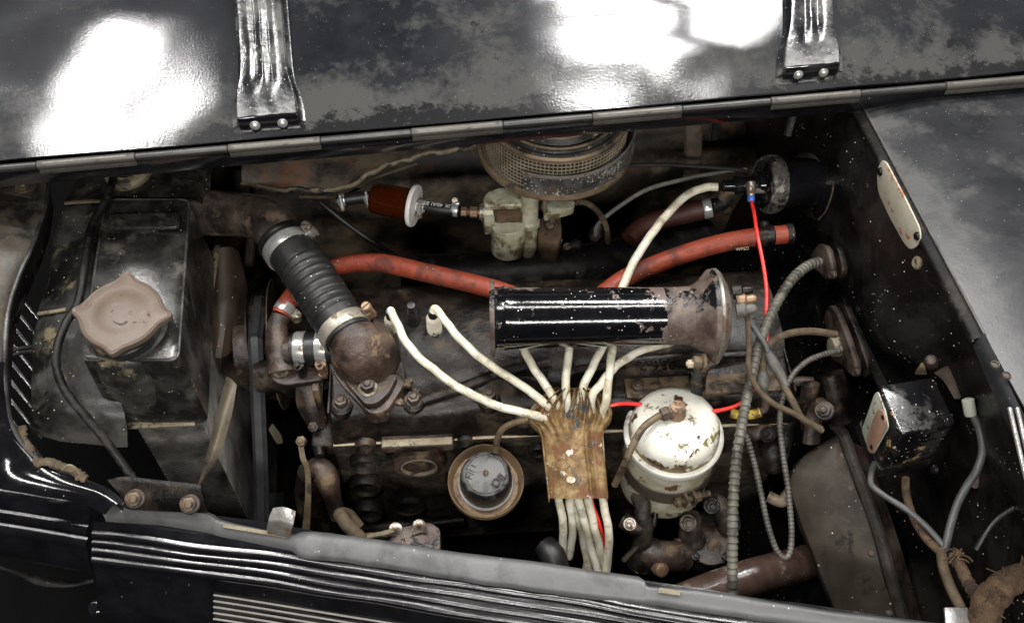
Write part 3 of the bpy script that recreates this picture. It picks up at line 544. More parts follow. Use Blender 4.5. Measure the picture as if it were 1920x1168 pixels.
bolt(P(46, 350, .172), V((0, -.1, 1)), .0085, .004, sh, 'tan_iron', True)
gr = T('grille', 'row of slanted bright grille bars glimpsed behind the radiator shell', 'grille', P(35, 700, -.25))
for k in range(9):
    a = P(14-6, 520+k*36, .03); b = P(78, 606+k*36, -.02)
    bm = bmesh.new(); d = (b-a).normalized(); x, y, _ = frame(d); a_box(bm, (a+b)/2, (.004, .010, (b-a).length), (x, y, d), .001); fin('grille_bar', bm, 'grille_metal', gr)
for k, (y0, y1) in enumerate(((668, 650), (676, 658))): tube('grille_wire', W(((5, y0, .05), (35, (y0+y1)/2-5, .05), (62, y1, .048))), .0028, 'black_satin', gr, seg=8)
o = tube('bonnet_webbing', W(((38, 800, .052), (52, 838, .045), (85, 865, .036), (130, 884, .026), (160, 896, .018))), .0068, 'cloth_brown', None, seg=12, n=22, wob=.006, squash=.5, rf=lambda s: .75+.5*abs(noise.noise(V((s*140, 0, 4))))+.25*noise.noise(V((s*420, 2, 0))))
tag(o, 'frayed brown webbing strip tucked inside the curved shell edge', 'webbing')
o = tube('loose_thread', W(((118, 880, .034), (128, 872, .04), (140, 876, .036), (150, 890, .026))), .0014, 'tan_edge', None, seg=6); tag(o, 'loose tan thread sticking out of the frayed webbing', 'thread')
# ------------------------------------------------------------------ fan
fn = T('fan', 'cooling fan blades between radiator and engine, tan and brown', 'fan', P(452, 640, -.08))
sheet('blade', [W(((398, 470, .0), (394, 560, -.03), (386, 655, -.06))), W(((426, 464, .0), (428, 560, -.03), (412, 672, -.06))), W(((444, 470, -.03), (464, 565, -.06), (450, 640, -.09), )), ], 'blade_brown', fn, thick=.003, nv=5, nu=4)
sheet('blade', [W(((424, 706, .0), (405, 780, -.03), (388, 850, -.06), (371, 908, -.09))), W(((434, 712, .004), (418, 780, -.025), (398, 850, -.055), (374, 908, -.088))), W(((444, 722, .0), (434, 780, -.03), (412, 850, -.06), (377, 906, -.09)))], 'blade_tan', fn, thick=.002, nu=4, nv=6)
sheet('blade', [W(((400, 690, -.10), (440, 715, -.11), (470, 735, -.12))), W(((392, 655, -.10), (436, 665, -.11), (470, 680, -.12)))], 'blade_brown', fn, thick=.002, nu=4, nv=4)
lathe('hub', [(.03, -.02), (.045, -.018), (.045, .012), (.02, .016), (0, .016)], P(466, 660, -.09), V((-1, 0, 0)), 'brown_iron', fn, seg=30)
sheet('blade', [W(((505, 805, -.10), (520, 830, -.12), (525, 832, -.13))), W(((512, 795, -.10), (527, 815, -.12), (530, 830, -.13)))], 'blade_tan', fn, thick=.002, nu=3, nv=3)
# ------------------------------------------------------------------ bottom rail, fluted bonnet side, wing
RL = [P(172, 978, -.034), P(400, 1004, -.034), P(700, 1050, -.034), P(1000, 1094, -.034), P(1300, 1142, -.034), P(1700, 1200, -.034), P(2050, 1250, -.034)]
RC = cr(RL, 8)
def outn(i, pts):
    d = (pts[min(i+1, len(pts)-1)]-pts[max(i-1, 0)]).normalized(); return V((d.y, -d.x, 0)).normalized()
hs = T('side_rail', 'glossy black fluted bonnet side rail along the bottom of the picture', 'body panel', (-.1, -.35, -.35))
def flute(nr, o0, z0, o1, z1, amp):
    s = []
    for i in range(nr*8+1):
        t = i/(nr*8); w_ = amp*abs(math.sin(t*nr*math.pi))
        L_ = math.hypot(o1-o0, z1-z0); s.append((o0+(o1-o0)*t+w_*(z0-z1)/L_, z0+(z1-z0)*t+w_*(o1-o0)/L_))
    return s
sec = [(-.03, -.012), (-.012, -.008), (-.002, -.003), (.004, -.006)]+flute(4, .006, -.009, .036, -.040, .0036)+[(.039, -.048), (.043, -.062), (.066, -.092), (.068, -.12), (.066, -.22), (.04, -.34)]
RC = cr(RC, 3)
sheet('fluted_panel', [[p+outn(i, RC)*(o_+.0028*noise.noise(V((p.x*11, o_*45, 2))))+V((0, 0, z_+.0028*noise.noise(V((p.x*9+5, o_*45, 8))))) for o_, z_ in sec] for i, p in enumerate(RC)], 'rail_black', hs, thick=.002)
for k in range(5):
    pts = [p+outn(i, RC)*(.0455+.0048*k)+V((0, 0, -.0635-.0062*k)) for i, p in enumerate(RC) if i >= 24 and i < len(RC)-6]
    tube('chrome_line', [p.lerp(pts[1], 0) for p in pts], .0013, 'stripe_paint', hs, smooth=False, seg=8)
ledge_t = [(186, 942), (300, 953), (384, 960), (412, 974), (470, 988), (545, 1002), (566, 996), (640, 1003), (720, 1014), (860, 1036), (1000, 1052), (1100, 1068), (1200, 1082), (1216, 1098), (1300, 1104), (1420, 1122), (1560, 1146), (1740, 1166), (2000, 1200)]
ledge_b = [(196, 972), (300, 978), (388, 992), (412, 1000), (470, 1010), (545, 1026), (566, 1038), (640, 1045), (720, 1056), (860, 1080), (1000, 1100), (1100, 1112), (1200, 1124), (1216, 1126), (1300, 1138), (1420, 1156), (1560, 1176), (1740, 1200), (2000, 1240)]
t_ = [P(a, b, -.030) for a, b in ledge_t]; b_ = [P(a, b, -.034) for a, b in ledge_b]
sheet('ledge', [[p+V((0, .006, -.012)) for p in t_], t_, [p.lerp(q, .25)+V((0, 0, .004)) for p, q in zip(t_, b_)], [p.lerp(q, .7)+V((0, 0, .003)) for p, q in zip(t_, b_)], b_, [p+V((0, -.003, -.006)) for p in b_]], 'rail_grey', hs, thick=.002, nu=3, nv=3, bump=.0012, bs=40)
ext('slot', [P(418, 982, -.0258), P(540, 1002, -.0258), P(540, 1009, -.0258), P(418, 989, -.0258)], V((0, 0, .0012)), 'tan_edge', hs)
ext('rivet_plate', [P(1236, 1102, -.0255), P(1276, 1108, -.0255), P(1274, 1117, -.0255), P(1234, 1111, -.0255)], V((0, 0, .0015)), 'tan_edge', hs)
ck = T('spring_clip', 'bent silver spring clip standing on the rail slot', 'clip', P(525, 1000, -.024))
sheet('clip_body', [W(((505, 968, .0), (528, 966, .002), (552, 972, .0))), W(((512, 952, .004), (532, 950, .006), (555, 958, .003))), W(((503, 975, -.004), (526, 976, -.003), (549, 982, -.004))), W(((500, 990, -.014), (523, 992, -.014), (545, 997, -.014))), W(((502, 1000, -.024), (523, 1004, -.024), (544, 1008, -.024)))][1:2]+[W(((505, 968, .0), (528, 966, .002), (552, 972, .0)))]+[W(((503, 978, -.004), (526, 979, -.003), (549, 985, -.004))), W(((500, 990, -.014), (523, 992, -.014), (545, 997, -.014))), W(((502, 1000, -.024), (523, 1004, -.024), (544, 1008, -.024)))], 'chrome_dull', ck, thick=.0015, nu=4, nv=4)
# bracket with two bolts
bk = T('shell_bracket', 'dark steel bracket with two rusty bolts joining shell and rail', 'bracket', P(300, 940, -.01))
sheet('plate', [W(((200, 900, .012), (235, 893, .012), (300, 900, .011), (376, 908, .010))), W(((212, 912, .008), (240, 906, .009), (300, 914, .008), (378, 922, .007))), W(((226, 930, -.002), (245, 932, -.001), (300, 938, -.002), (384, 944, -.003))), W(((232, 952, -.014), (245, 955, -.014), (300, 958, -.014), (388, 962, -.014)))], 'dark_iron', bk, thick=.003, nu=5, nv=5)
for a, b in ((253, 935), (356, 945)): bolt(P(a, b, .001), V((.02, -.5, .86)), .0088, .006, bk, 'tan_iron', True, 'brown_iron')
# front section of the fluted side
RF = cr([P(-90, 938, -.034), P(40, 957, -.034), P(163, 978, -.034)], 8)
fs_ = T('front_rail', 'short glossy black side section with two bright ridges at lower left', 'body panel', P(60, 990, -.3))
sf = [(-.05, -.004), (-.035, .006), (-.02, .005), (-.010, .002), (-.004, -.002)]+flute(2, .0, -.006, .022, -.030, .0045)+[(.026, -.036), (.034, -.060), (.032, -.075)]
sheet('panel', [[p+outn(i, RF)*o_+V((0, 0, z_)) for o_, z_ in sf] for i, p in enumerate(RF)], 'black_gloss', fs_, thick=.002)
# wing below
wg = T('front_wing', 'glossy black front wing below the bonnet side at lower left', 'wing', (-.45, -.45, -.6))
rows = []
for i in range(12):
    r = []
    for j in range(20):
        x = -.75+j*.055; y = -.27-.045*(j*.17)-i*.038; z = -.19-.012*i*i*.3+.016*noise.noise(V((x*9, y*11, 3)))-.03*math.sin(x*8)
        r.append(V((x, y, z)))
    rows.append(r)
sheet('skin', rows, 'fender_gloss', wg, thick=.002, nu=3, nv=3)
tube('inner_fold', W(((-20, 1058, -.15), (40, 1075, -.15), (80, 1090, -.155), (130, 1095, -.16), (175, 1088, -.17))), [.002, .004, .006, .004, .002], 'black_satin', wg, seg=12, squash=.5)
bolt(P(182, 1138, -.15), V((0, -.4, 1)), .008, .006, wg, 'black_gloss', True)
# ================================================================== ENGINE
eA = P(622, 790, -.004); eB = P(1400, 752, -.004)
EX = (eB-eA); EX.z = 0; EX.normalize(); EY = V((-EX.y, EX.x, 0)); UZ = V((0, 0, 1))
def E3(s, t, z): return V((eA.x, eA.y, 0))+EX*s+EY*t+UZ*z          # along the engine, across it, height
LEN = (eB-eA).length+.06
# ---- cylinder head
hdT = T('cylinder_head', 'oily dark cast-iron cylinder head under the spark plug wires', 'engine head', E3(LEN/2, .1, -.05))
bm = bmesh.new(); rows = []
for i in range(61):
    s = -.004+i*(LEN+.004)/60; r = []
    for t, z in ((-.004, -.052), (-.003, -.040), (.000, -.022), (.004, -.010), (.010, -.003), (.018, .0), (.030, .0), (.045, .001), (.060, .004), (.075, .012), (.10, .017), (.13, .018), (.17, .016), (.20, .004), (.21, -.03), (.212, -.052)):
        wav = .003*math.sin(s*42)*math.exp(-((t-.01)/.02)**2); bump_ = .006*math.exp(-((t-.055)/.03)**2)*math.sin(s*36+.8)
        r.append(E3(s, t+wav, z+bump_+.0012*noise.noise(V((s*50, t*50, 1)))))
    rows.append(r)
a_sheet(bm, rows, 0, nv=2)
for s in (-.004, LEN): a_box(bm, E3(s+(.0015 if s < 0 else -.0015), .105, -.02), (.003, .205, .062), (EX, EY, UZ), .001)
fin('casting', bm, 'dark_iron', hdT, ang=60)
for a, b, z in ((640, 756, .002), (776, 750, .002), (917, 744, .002), (1194, 727, .002)):
    o = P(a, b, z); lathe('bolt_boss', [(.017, -.012), (.0155, -.002), (.013, .0)], o, UZ, 'dark_iron', hdT, seg=24)
    bolt(o, UZ+V((0, -.05, 0)), .0088, .010, hdT, 'bolt_iron', True, 'brown_iron', spin=random.random())
for a, b, z in ((870, 735, -.004), (1300, 712, .0), (1095, 728, .002)): bolt(P(a, b, z), UZ, .008, .006, hdT, 'dark_iron', True, spin=random.random())
text('casting_number', '956-2', .020, P(1232, 683, .0155), -EX, UZ+EY*-.12, 'dark_iron', hdT, .0016)
tube('cast_bead', [E3(.11, .02, .003), E3(.16, .035, .006), E3(.22, .055, .009), E3(.27, .062, .010)], .007, 'dark_iron', hdT, seg=10, squash=.6)
box('side_strip', E3(.46, .022, .002), (.2, .028, .006), 'tan_iron', hdT, (EX, EY, UZ), .001)
tube('cast_bead', [E3(.30, .05, .008), E3(.40, .06, .012), E3(.52, .06, .012)], .006, 'dark_iron', hdT, seg=10, squash=.6)
# ---- gasket
o = box('head_gasket', E3(LEN/2-.002, .105, -.0540), (LEN+.006, .2205, .0018), 'gasket', None, (EX, EY, UZ), .0005); tag(o, 'thin pale gasket line between cylinder head and block', 'gasket')
# ---- block
bl = T('engine_block', 'dark greasy engine block side with core plugs below the gasket', 'engine block', E3(LEN/2, .1, -.5))
TB = -.006
def PB(a, b, dt=0): return PP(a, b, E3(0, TB-dt, 0), EY)        # photo point on the side face of the block
rows = []
for i in range(26):
    z = -.056-.30*i/25; r = []
    for j in range(61):
        s = -.008+j*(LEN+.016)/60
        t = TB+.010*(1-math.exp(-max(0, -.075-z)*60))-.006*math.exp(-((z+.20)/.03)**2)+.003*noise.noise(V((s*22, z*22, 6)))
        r.append(E3(s, t+.004, z))
    rows.append(r)
bm = bmesh.new(); a_sheet(bm, rows, 0); a_box(bm, E3(LEN/2, .115, -.21), (LEN+.014, .2, .30), (EX, EY, UZ)); fin('casting', bm, 'block_iron', bl, ang=60)
nF = -EY
for a, b, r, dep, mt in ((686, 832, .0125, .012, 'brown_iron'), (684, 868, .017, .010, 'block_iron'), (686, 912, .019, .008, 'block_iron'), (690, 960, .019, .010, 'block_iron'), (766, 952, .020, .003, 'block_iron'), (872, 824, .010, .008, 'block_iron'), (984, 788, .010, .006, 'bolt_iron'), (1010, 845, .012, .006, 'dark_iron')):
    o = PB(a, b, -.004); x = o+nF*.001
    lathe('core_plug', [(r*1.2, -.01), (r*1.14, dep*.2), (r*1.02, dep*.6), (r*.90, dep*.6), (r*.80, dep*.0), (r*.4, -dep*.15), (0, -dep*.15)], x, nF, mt, bl, seg=28)
oc = PB(786, 863, -.006)
lathe('oval_port', [(.036, -.01), (.0345, .006), (.032, .011), (.028, .012), (.0235, .010), (.022, .003), (.021, -.004), (0, -.004)], oc, nF+UZ*.1, 'brown_iron', bl, seg=44, ref=EX.cross(nF) if False else None, sq=.72)
lathe('port_gasket', [(.0238, .0102), (.0236, .0122), (.022, .0122), (.0215, .008)], oc, nF+UZ*.1, 'tan_edge', bl, seg=44, sq=.72, cap=False)
c0, c1 = PB(716, 826), PB(850, 820); box('cast_bar', (c0+c1)/2+nF*.006, ((c1-c0).length, .018, .013), 'brown_iron', bl, ((c1-c0).normalized(), nF, UZ), .002)
box('cast_bar_edge', (c0+c1)/2+nF*.009+UZ*.0075, ((c1-c0).length*.97, .010, .0022), 'tan_edge', bl, ((c1-c0).normalized(), nF, UZ), .0006)
tube('oil_gallery_pipe', [PB(655, 996, .012), PB(740, 985, .014), PB(800, 982, .012), PB(868, 974, .006)], .0085, 'dark_iron', bl, seg=14)
for a, b in ((845, 900), (730, 845), (600, 850)): lathe('cast_boss', [(.008, -.006), (.006, .004), (0, .005)], PB(a, b), nF, 'dark_iron', bl, seg=16)
# timing cover and dark mass ahead of the block
box('front_cover', E3(-.022, .09, -.22), (.03, .17, .30), 'dark_iron', bl, (EX, EY, UZ), .006)
# ---- intake and exhaust manifolds behind the head, in shade
mf = T('manifold', 'sooty black manifold in deep shade below the carburettor', 'manifold', P(1000, 520, -.08))
tube('runner', W(((760, 520, -.06), (900, 515, -.05), (1050, 505, -.05), (1200, 480, -.06), (1330, 450, -.07))), .032, 'black_satin', mf, seg=16)
lathe('carburettor_flange', [(.036, -.05), (.036, 0), (.03, .004)], P(1010, 478, -.03), UZ, 'black_satin', mf, seg=24)
tube('exhaust_runner', W(((820, 560, -.10), (1000, 560, -.10), (1250, 530, -.10))), .03, 'dark_iron', mf, seg=16)
# ---- thermostat housing
th = T('thermostat_housing', 'rusty brown domed thermostat housing with hex bolt on the head', 'housing', P(690, 720, .004))
bm = bmesh.new(); a_tube(bm, [P(638, 608, .068), P(652, 626, .0635), P(666, 643, .055), P(682, 658, .036), P(688, 668, .012), P(688, 672, -.01)], [.0275, .028, .036, .042, .0432, .0435], 36, 8); fin('dome', bm, 'dome_iron', th, ang=60)
fz = .010
fo = rnd([P(a, b, fz) for a, b in ((618, 690), (632, 650), (720, 640), (756, 676), (762, 716), (724, 772), (694, 776), (640, 722))], .014)
ext('flange', fo, V((0, 0, -.024)), 'brown_iron', th, .0022)
ext('bolt_ear', rnd([P(a, b, fz+.012) for a, b in ((642, 708), (747, 700), (728, 738), (704, 757), (684, 757))], .008), V((0, 0, -.016)), 'brown_iron', th, .0025)
bolt(P(690, 727, fz+.013), V((0, -.06, 1)), .0092, .011, th, 'brown_iron', True, 'clamp_dull', spin=.3)
for a, b, z, q in ((764, 716, .0085, 13), (780, 735, .005, 9), (748, 752, .003, 10), (724, 770, .001, 8), (772, 760, .0025, 7)):
    c = P(a, b, z); rr = m(c, q); bm = bmesh.new()
    a_ext(bm, [c+V((math.cos(t), math.sin(t), 0))*rr*(.8+.7*noise.noise(V((math.cos(t)*1.7+a, math.sin(t)*1.7, b)))) for t in [2*math.pi*k/26 for k in range(26)]], V((0, 0, -.006)), .0012); fin('sealant_smear', bm, 'tan_iron', th)
tube('gasket_edge', W(((757, 712, -.003), (742, 738, -.003), (722, 760, -.004), (700, 766, -.005))), .0022, 'gasket', th, seg=6, wob=.001)
# ---- corrugated top hose
th_a, th_b = P(530, 452, .083), P(655, 632, .062)
ths = T('radiator_hose', 'black corrugated rubber radiator hose with two steel clamps', 'hose', (th_a+th_b)/2)
LH = (th_b-th_a).length
def hose_r(s):
    u = s/LH
    if u < .30 or u > .80: return 1.0
    return .955+.085*(abs(math.sin((u-.30)/.50*8*math.pi))**.8)
q1 = th_a.lerp(th_b, .35)+V((.002, 0, .004)); q2 = th_a.lerp(th_b, .7)+V((.001, 0, .002))
tube('hose_body', [th_a, q1, q2, th_b], .0305, 'rubber', ths, seg=36, step=LH/140, rf=hose_r)
dh = (th_b-th_a).normalized()
lathe('hose_lip', [(.028, -.004), (.0325, -.004), (.0335, 0), (.0325, .003)], th_a, dh, 'rubber_plain', ths, seg=36)
clamp(th_a.lerp(th_b, .09), dh, .0312, .016, ths, 'clamp_steel', sd=RT*.8+UP*.9, sr=.0062)
clamp(th_a.lerp(th_b, .93), dh, .0312, .016, ths, 'clamp_dull', sd=RT*.9+UP*.5, sr=.0062, screw_mat='brass')
# flaking pale print on the hose
for a, b, sz in ((551, 479, 5.5), (558, 472, 4), (570, 476, 6), (545, 492, 5), (577, 452, 5), (574, 442, 4)):
    o = P(a, b, .113 if a < 566 else .112); bm = bmesh.new(); d = ray(a, b).normalized()
    # lay the flake on the cylinder surface
    ap = th_a+dh*(o-th_a).dot(dh); nn = -d-dh*(-d).dot(dh); q = None
    L0, hi = .9, 1.6
    for _ in range(60):
        mid = (L0+hi)/2; p_ = CAM+d*mid; ax_ = th_a+dh*(p_-th_a).dot(dh)
        far = (p_-ax_).length
        if far > .0309 and (p_-ax_).dot(-d) > 0: L0 = mid
        else: hi = mid
    p_ = CAM+d*L0; ax_ = th_a+dh*(p_-th_a).dot(dh); nn = (p_-ax_).normalized(); tx = dh; ty = nn.cross(tx); r0 = m(p_, sz)
    lp = [ax_+nn*.031+(tx*math.cos(t)+ty*math.sin(t))*r0*(.7+.5*noise.noise(V((math.cos(t)*2+a, math.sin(t)*2, b)))) for t in [2*math.pi*k/14 for k in range(14)]]
    a_ext(bm, lp, nn*.0006); fin('print_flake', bm, 'gasket', ths)
# ---- water pump with bypass pipe
wp = T('water_pump', 'rusty water pump casting with elbow pipe beside the fan belt', 'water pump', P(560, 760, -.08))
pe = W(((527, 592, .028), (520, 612, .022), (522, 640, .012), (528, 672, .002), (532, 700, -.006)))
tube('elbow_pipe', pe, [.0125, .013, .016, .019, .020], 'brown_iron', wp, seg=20)
fl_ = rnd([P(a, b, -.002) for a, b in ((502, 690), (510, 712), (530, 722), (606, 712), (604, 690), (560, 684), (520, 676))], .008)
ext('flange', fl_, V((0, 0, -.010)), 'brown_iron', wp, .002)
bolt(P(526, 693, .001), V((0, -.1, 1)), .0082, .008, wp, 'tan_iron', True, 'tan_edge', spin=.2)
tube('inlet_neck', W(((538, 660, .012), (560, 657, .014), (580, 655, .016))), .019, 'brown_iron', wp, seg=20)
sheet('casting_web', [W(((555, 712, -.012), (575, 712, -.012), (605, 714, -.012))), W(((556, 760, -.04), (578, 764, -.036), (606, 764, -.04))), W(((578, 800, -.07), (590, 806, -.064), (611, 802, -.07)))], 'brown_iron', wp, thick=.008, nu=4, nv=4)
box('casting_ridge', P(600, 756, -.03), (.009, .012, .075), 'brown_iron', wp, (EX, EY, UZ), .002)
lathe('pump_nose', [(.036, -.02), (.032, .0), (.024, .02), (.020, .045), (0, .045)], P(545, 700, -.06), V((-1, 0, 0)), 'dark_iron', wp, seg=28)
bolt(P(588, 800, -.06), V((0, -.5, .8)), .007, .006, wp, 'brown_iron', False)
# bypass hose: short black hose held by two clamps
bh = T('bypass_hose', 'short black bypass hose with two bright clamps left of the dome', 'hose', P(583, 655, .0))
b0, b1 = P(548, 656, .014), P(632, 652, .018); bd = (b1-b0).normalized()
lathe('hose_body', [(.0195, 0), (.0215, .001), (.0215, (b1-b0).length), (.019, (b1-b0).length)], b0, bd, 'rubber_plain', bh, seg=28)
clamp(P(566, 655, .0145), bd, .0218, .0135, bh, 'clamp_steel', sd=-UP*.9-FW*.5, sr=.0062, screw_mat='dark_iron')
clamp(P(606, 653, .0165), bd, .0218, .0135, bh, 'clamp_steel', sd=-UP*.9-FW*.5, sr=.0062, screw_mat='brass')
# ---- fan belt and pulley
o = None
bp = [P(479, 650, -.03), P(484, 760, -.10), P(489, 880, -.17), P(493, 1000, -.24)]
bt = bmesh.new(); bx = V((1, 0, 0)); pts = cr([bp[0]+V((0, .09, -.012)), bp[0]+V((0, .05, -.006)), bp[0]+V((0, .014, .003))]+bp+[bp[-1]+V((0, .03, -.07)), bp[-1]+V((0, .11, -.09))], 8)
rows = []
for i, p in enumerate(pts):
    d = (pts[min(i+1, len(pts)-1)]-pts[max(i-1, 0)]).normalized(); wx = m(p, 13.5); nn = bx.cross(d).normalized()
    rows.append([p-bx*wx, p-bx*wx*.93+nn*.001, p+bx*wx*.93+nn*.001, p+bx*wx])
a_sheet(bt, rows, .008); o = fin('fan_belt', bt, 'belt'); tag(o, 'black flat fan belt running down beside the water pump', 'fan belt')
pl = T('fan_pulley', 'thin-rimmed fan pulley around the upper turn of the belt', 'pulley', bp[0]+V((0, .075, -.1)))
pc = bp[0]+V((0, .065, -.085))
for dx, mt in ((-.0145, 'dark_iron'), (.0135, 'tan_iron')):
    lathe('rim', [(.03, -.002), (.088, -.001), (.094, .0), (.094, .0015), (.088, .002), (.03, .003)], pc+V((dx, 0, 0)), V((1, 0, 0)), mt, pl, seg=56)
lathe('drum', [(.08, -.013), (.08, .013)], pc, V((1, 0, 0)), 'dark_iron', pl, seg=48)
# ---- generator with adjusting arm
ga = T('adjusting_arm', 'long tan steel adjusting arm left of the engine block', 'bracket', P(568, 1000, -.2))
sheet('bar', [W(((558, 828, -.04), (563, 860, -.055), (571, 880, -.07), (572, 930, -.10), (566, 1000, -.145))), W(((568, 826, -.04), (573, 858, -.055), (581, 880, -.07), (583, 930, -.10), (580, 1000, -.145)))], 'tan_iron', ga, thick=.004, nv=5, nu=2)
bolt(P(566, 828, -.034), V((-.2, -.3, 1)), .007, .005, ga, 'tan_iron', False)
gn = T('generator', 'rusty generator end with terminal box behind the grey rail', 'generator', P(740, 1040, -.25))
bm = bmesh.new(); a_tube(bm, W(((578, 880, -.085), (597, 878, -.085), (612, 895, -.095), (622, 930, -.12), (634, 968, -.15))), [.010, .015, .016, .012, .010], 14); fin('drive_end_arm', bm, 'brown_iron', gn)
tube('brown_housing', W(((590, 885, -.10), (585, 930, -.14), (600, 990, -.19))), .022, 'dark_iron', gn, seg=16)
bxp = [P(a, b, -.115) for a, b in ((672, 1000), (806, 978), (826, 990), (826, 1060), (680, 1070))]
ext('terminal_box', rnd(bxp, .006), V((0, 0, -.06)), 'horn_rust', gn, .003)
for a, b, q in ((742, 992, .0065), (786, 985, .006)):
    c = P(a, b, -.115); bm = bmesh.new(); a_lathe(bm, [(q*1.25, 0), (q*1.25, .003), (q*.8, .004), (q*.9, .007), (q*.9, .010), (q*.5, .011), (q*.5, .017), (0, .018)], c, UZ+V((0, -.3, 0)), 18); fin('terminal', bm, 'bolt_bright', gn)
tube('terminal_lead', W(((740, 994, -.104), (722, 1000, -.106), (700, 1004, -.11), (680, 1012, -.12))), .0035, 'tan_edge', gn, seg=8)
sheet('lug', [W(((775, 1003, -.112), (790, 998, -.112), (802, 1000, -.112))), W(((779, 978, -.108), (787, 975, -.106), (796, 978, -.108)))], 'tan_iron', gn, thick=.0015, nu=3, nv=3)
o = tube('generator_cable', W(((690, 1020, -.12), (668, 1000, -.11), (650, 982, -.108), (640, 968, -.112), (640, 962, -.125), (655, 966, -.14), (672, 990, -.15))), .0085, 'cloth_brown', None, seg=12, wob=.0015); tag(o, 'looped brown cloth-covered cable beside the generator', 'cable')
# ================================================================== CARBURETTOR, FUEL FILTER, AIR CLEANER
AC = P(1041, 272, .105); rA = m(AC, 147); LZ = V((0, 0, 1))
ac = T('air_cleaner', 'round air cleaner with wire mesh and speckled band above the carburettor', 'air cleaner', AC)
lathe('pan', [(.03, -.012), (rA*.80, -.008), (rA*.97, -.004), (rA*1.0, .001), (rA*.995, .006), (rA*.95, .007), (rA*.93, .003), (.03, .002)], AC, LZ, 'cleaner_rim', ac, seg=90)
# outer band over the front-right part of the rim
import itertools
b0a, b1a = R_(237), R_(395); rows = []
for h, rr in ((.003, .955), (.006, .965), (.036, .985), (.0385, .992), (.040, .985)):
    rows.append([AC+V((math.cos(a)*rA*rr, math.sin(a)*rA*rr, h)) for a in [b0a+(b1a-b0a)*k/70 for k in range(71)]])
bd_ = sheet('band', rows, 'cleaner_band', ac, thick=.0016)
sheet('band_lip', [[AC+V((math.cos(a)*rA*rr, math.sin(a)*rA*rr, h)) for a in [b0a+(b1a-b0a)*k/70 for k in range(71)]] for h, rr in ((.0385, .997), (.042, .995), (.0422, .975))], 'chrome_dull', ac, thick=.001)
for k, ch in enumerate('FRONT'):
    a = R_(297+k*4.2); o = AC+V((math.cos(a)*rA*.984, math.sin(a)*rA*.988, .026)); text('band_letter', ch, .013, o, V((-math.sin(a), math.cos(a), 0)), V((math.cos(a), math.sin(a), 0)), 'stripe_paint', ac, .0009)
rM = rA*.885
lathe('filter_element', [(rM*.955, .0), (rM*.955, .056)], AC, LZ, 'seal_dark', ac, seg=60)
bm = bmesh.new(); nW = 110
for k in range(nW):
    a = 2*math.pi*k/nW
    if not (R_(150) < a < R_(410)): continue
    u = V((math.cos(a), math.sin(a), 0)); tt = V((-math.sin(a), math.cos(a), 0)); a_box(bm, AC+u*rM+V((0, 0, .029)), (.0013, .0013, .055), (u, tt, LZ))
for j in range(9):
    h = .006+j*.006
    a_lathe(bm, [(rM-.0007, h-.0006), (rM+.0009, h-.0006), (rM+.0009, h+.0006), (rM-.0007, h+.0006), (rM-.0007, h-.0006)], AC, LZ, 90, cap=False)
o = fin('wire_mesh', bm, 'wire_tan', ac); o['kind'] = 'stuff'
lathe('mesh_hoop', [(rM*.985, .054), (rM*1.015, .055), (rM*1.02, .060), (rM*.99, .0625), (rM*.95, .061)], AC, LZ, 'cleaner_rim', ac, seg=80, cap=False)
lathe('lid', [(rM*.97, .058), (rM*.95, .064), (rM*.90, .063), (rM*.86, .066), (rM*.84, .0665), (rM*.80, .063), (rM*.76, .0635), (rM*.70, .069), (rM*.66, .0695), (rM*.62, .066), (rM*.4, .070), (0, .074)], AC, LZ, 'cleaner_top', ac, seg=80)
for q, h in ((.85, .0672), (.68, .070)): lathe('lid_ring', [(rM*(q-.02), h-.001), (rM*(q-.01), h+.0012), (rM*(q+.01), h+.0012), (rM*(q+.02), h-.001)], AC, LZ, 'cleaner_rim', ac, seg=80, cap=False)
box('strut', AC+V((rA*.86, rA*.02, .030)), (.006, .030, .036), 'tan_iron', ac, (V((1, 0, 0)), V((0, .8, .6)), V((0, -.6, .8))), .001)
# ---- carburettor
cb = T('carburettor', 'pale green stained carburettor below the air cleaner', 'carburettor', P(1000, 485, -.04))
C0 = P(992, 430, .03)
col_a, col_b = P(993, 362, .085), P(990, 482, -.025)
bm = bmesh.new(); dd = (col_b-col_a); L_ = dd.length
a_lathe(bm, [(.0125, 0), (.0125, L_*.40), (.0150, L_*.42), (.0155, L_*.47), (.0125, L_*.50), (.0125, L_*.85), (.010, L_*.95), (.005, L_), (0, L_+.001)], col_a, dd, 26); fin('column', bm, 'carb_green', cb)
bw = [P(a, b, .042) for a, b in ((932, 404), (976, 402), (982, 414), (980, 432), (936, 436), (930, 420))]
ext('float_bowl', rnd(bw, .008), V((0, 0, -.062)), 'carb_green', cb, .004, 3)
bm = bmesh.new(); a_lathe(bm, [(.0235, -.052), (.0235, 0), (.022, .002), (0, .003)], P(953, 420, .044), LZ, 30, sq=.9); fin('bowl_cover', bm, 'carb_green', cb)
wd = [P(a, b, .072) for a, b in ((905, 372), (912, 360), (938, 350), (962, 352), (986, 372), (984, 384), (908, 386))]
ext('top_cover', rnd(wd, .005), V((0, 0, -.010)), 'carb_green', cb, .003, 3)
ext('throat_wall', rnd([P(a, b, .06) for a, b in ((920, 388), (978, 384), (980, 404), (930, 406))], .005), V((0, 0, -.05)), 'carb_brown', cb, .003)
lathe('air_horn', [(.028, -.05), (.027, -.008), (.032, .0), (.032, .006)], P(1018, 346, .088)+V((0, .03, 0)), LZ, 'carb_brown', cb, seg=36)
ext('throttle_body', rnd([P(a, b, .02) for a, b in ((1012, 408), (1050, 398), (1054, 440), (1046, 456), (1008, 448))], .006), V((0, 0, -.055)), 'carb_brown', cb, .003)
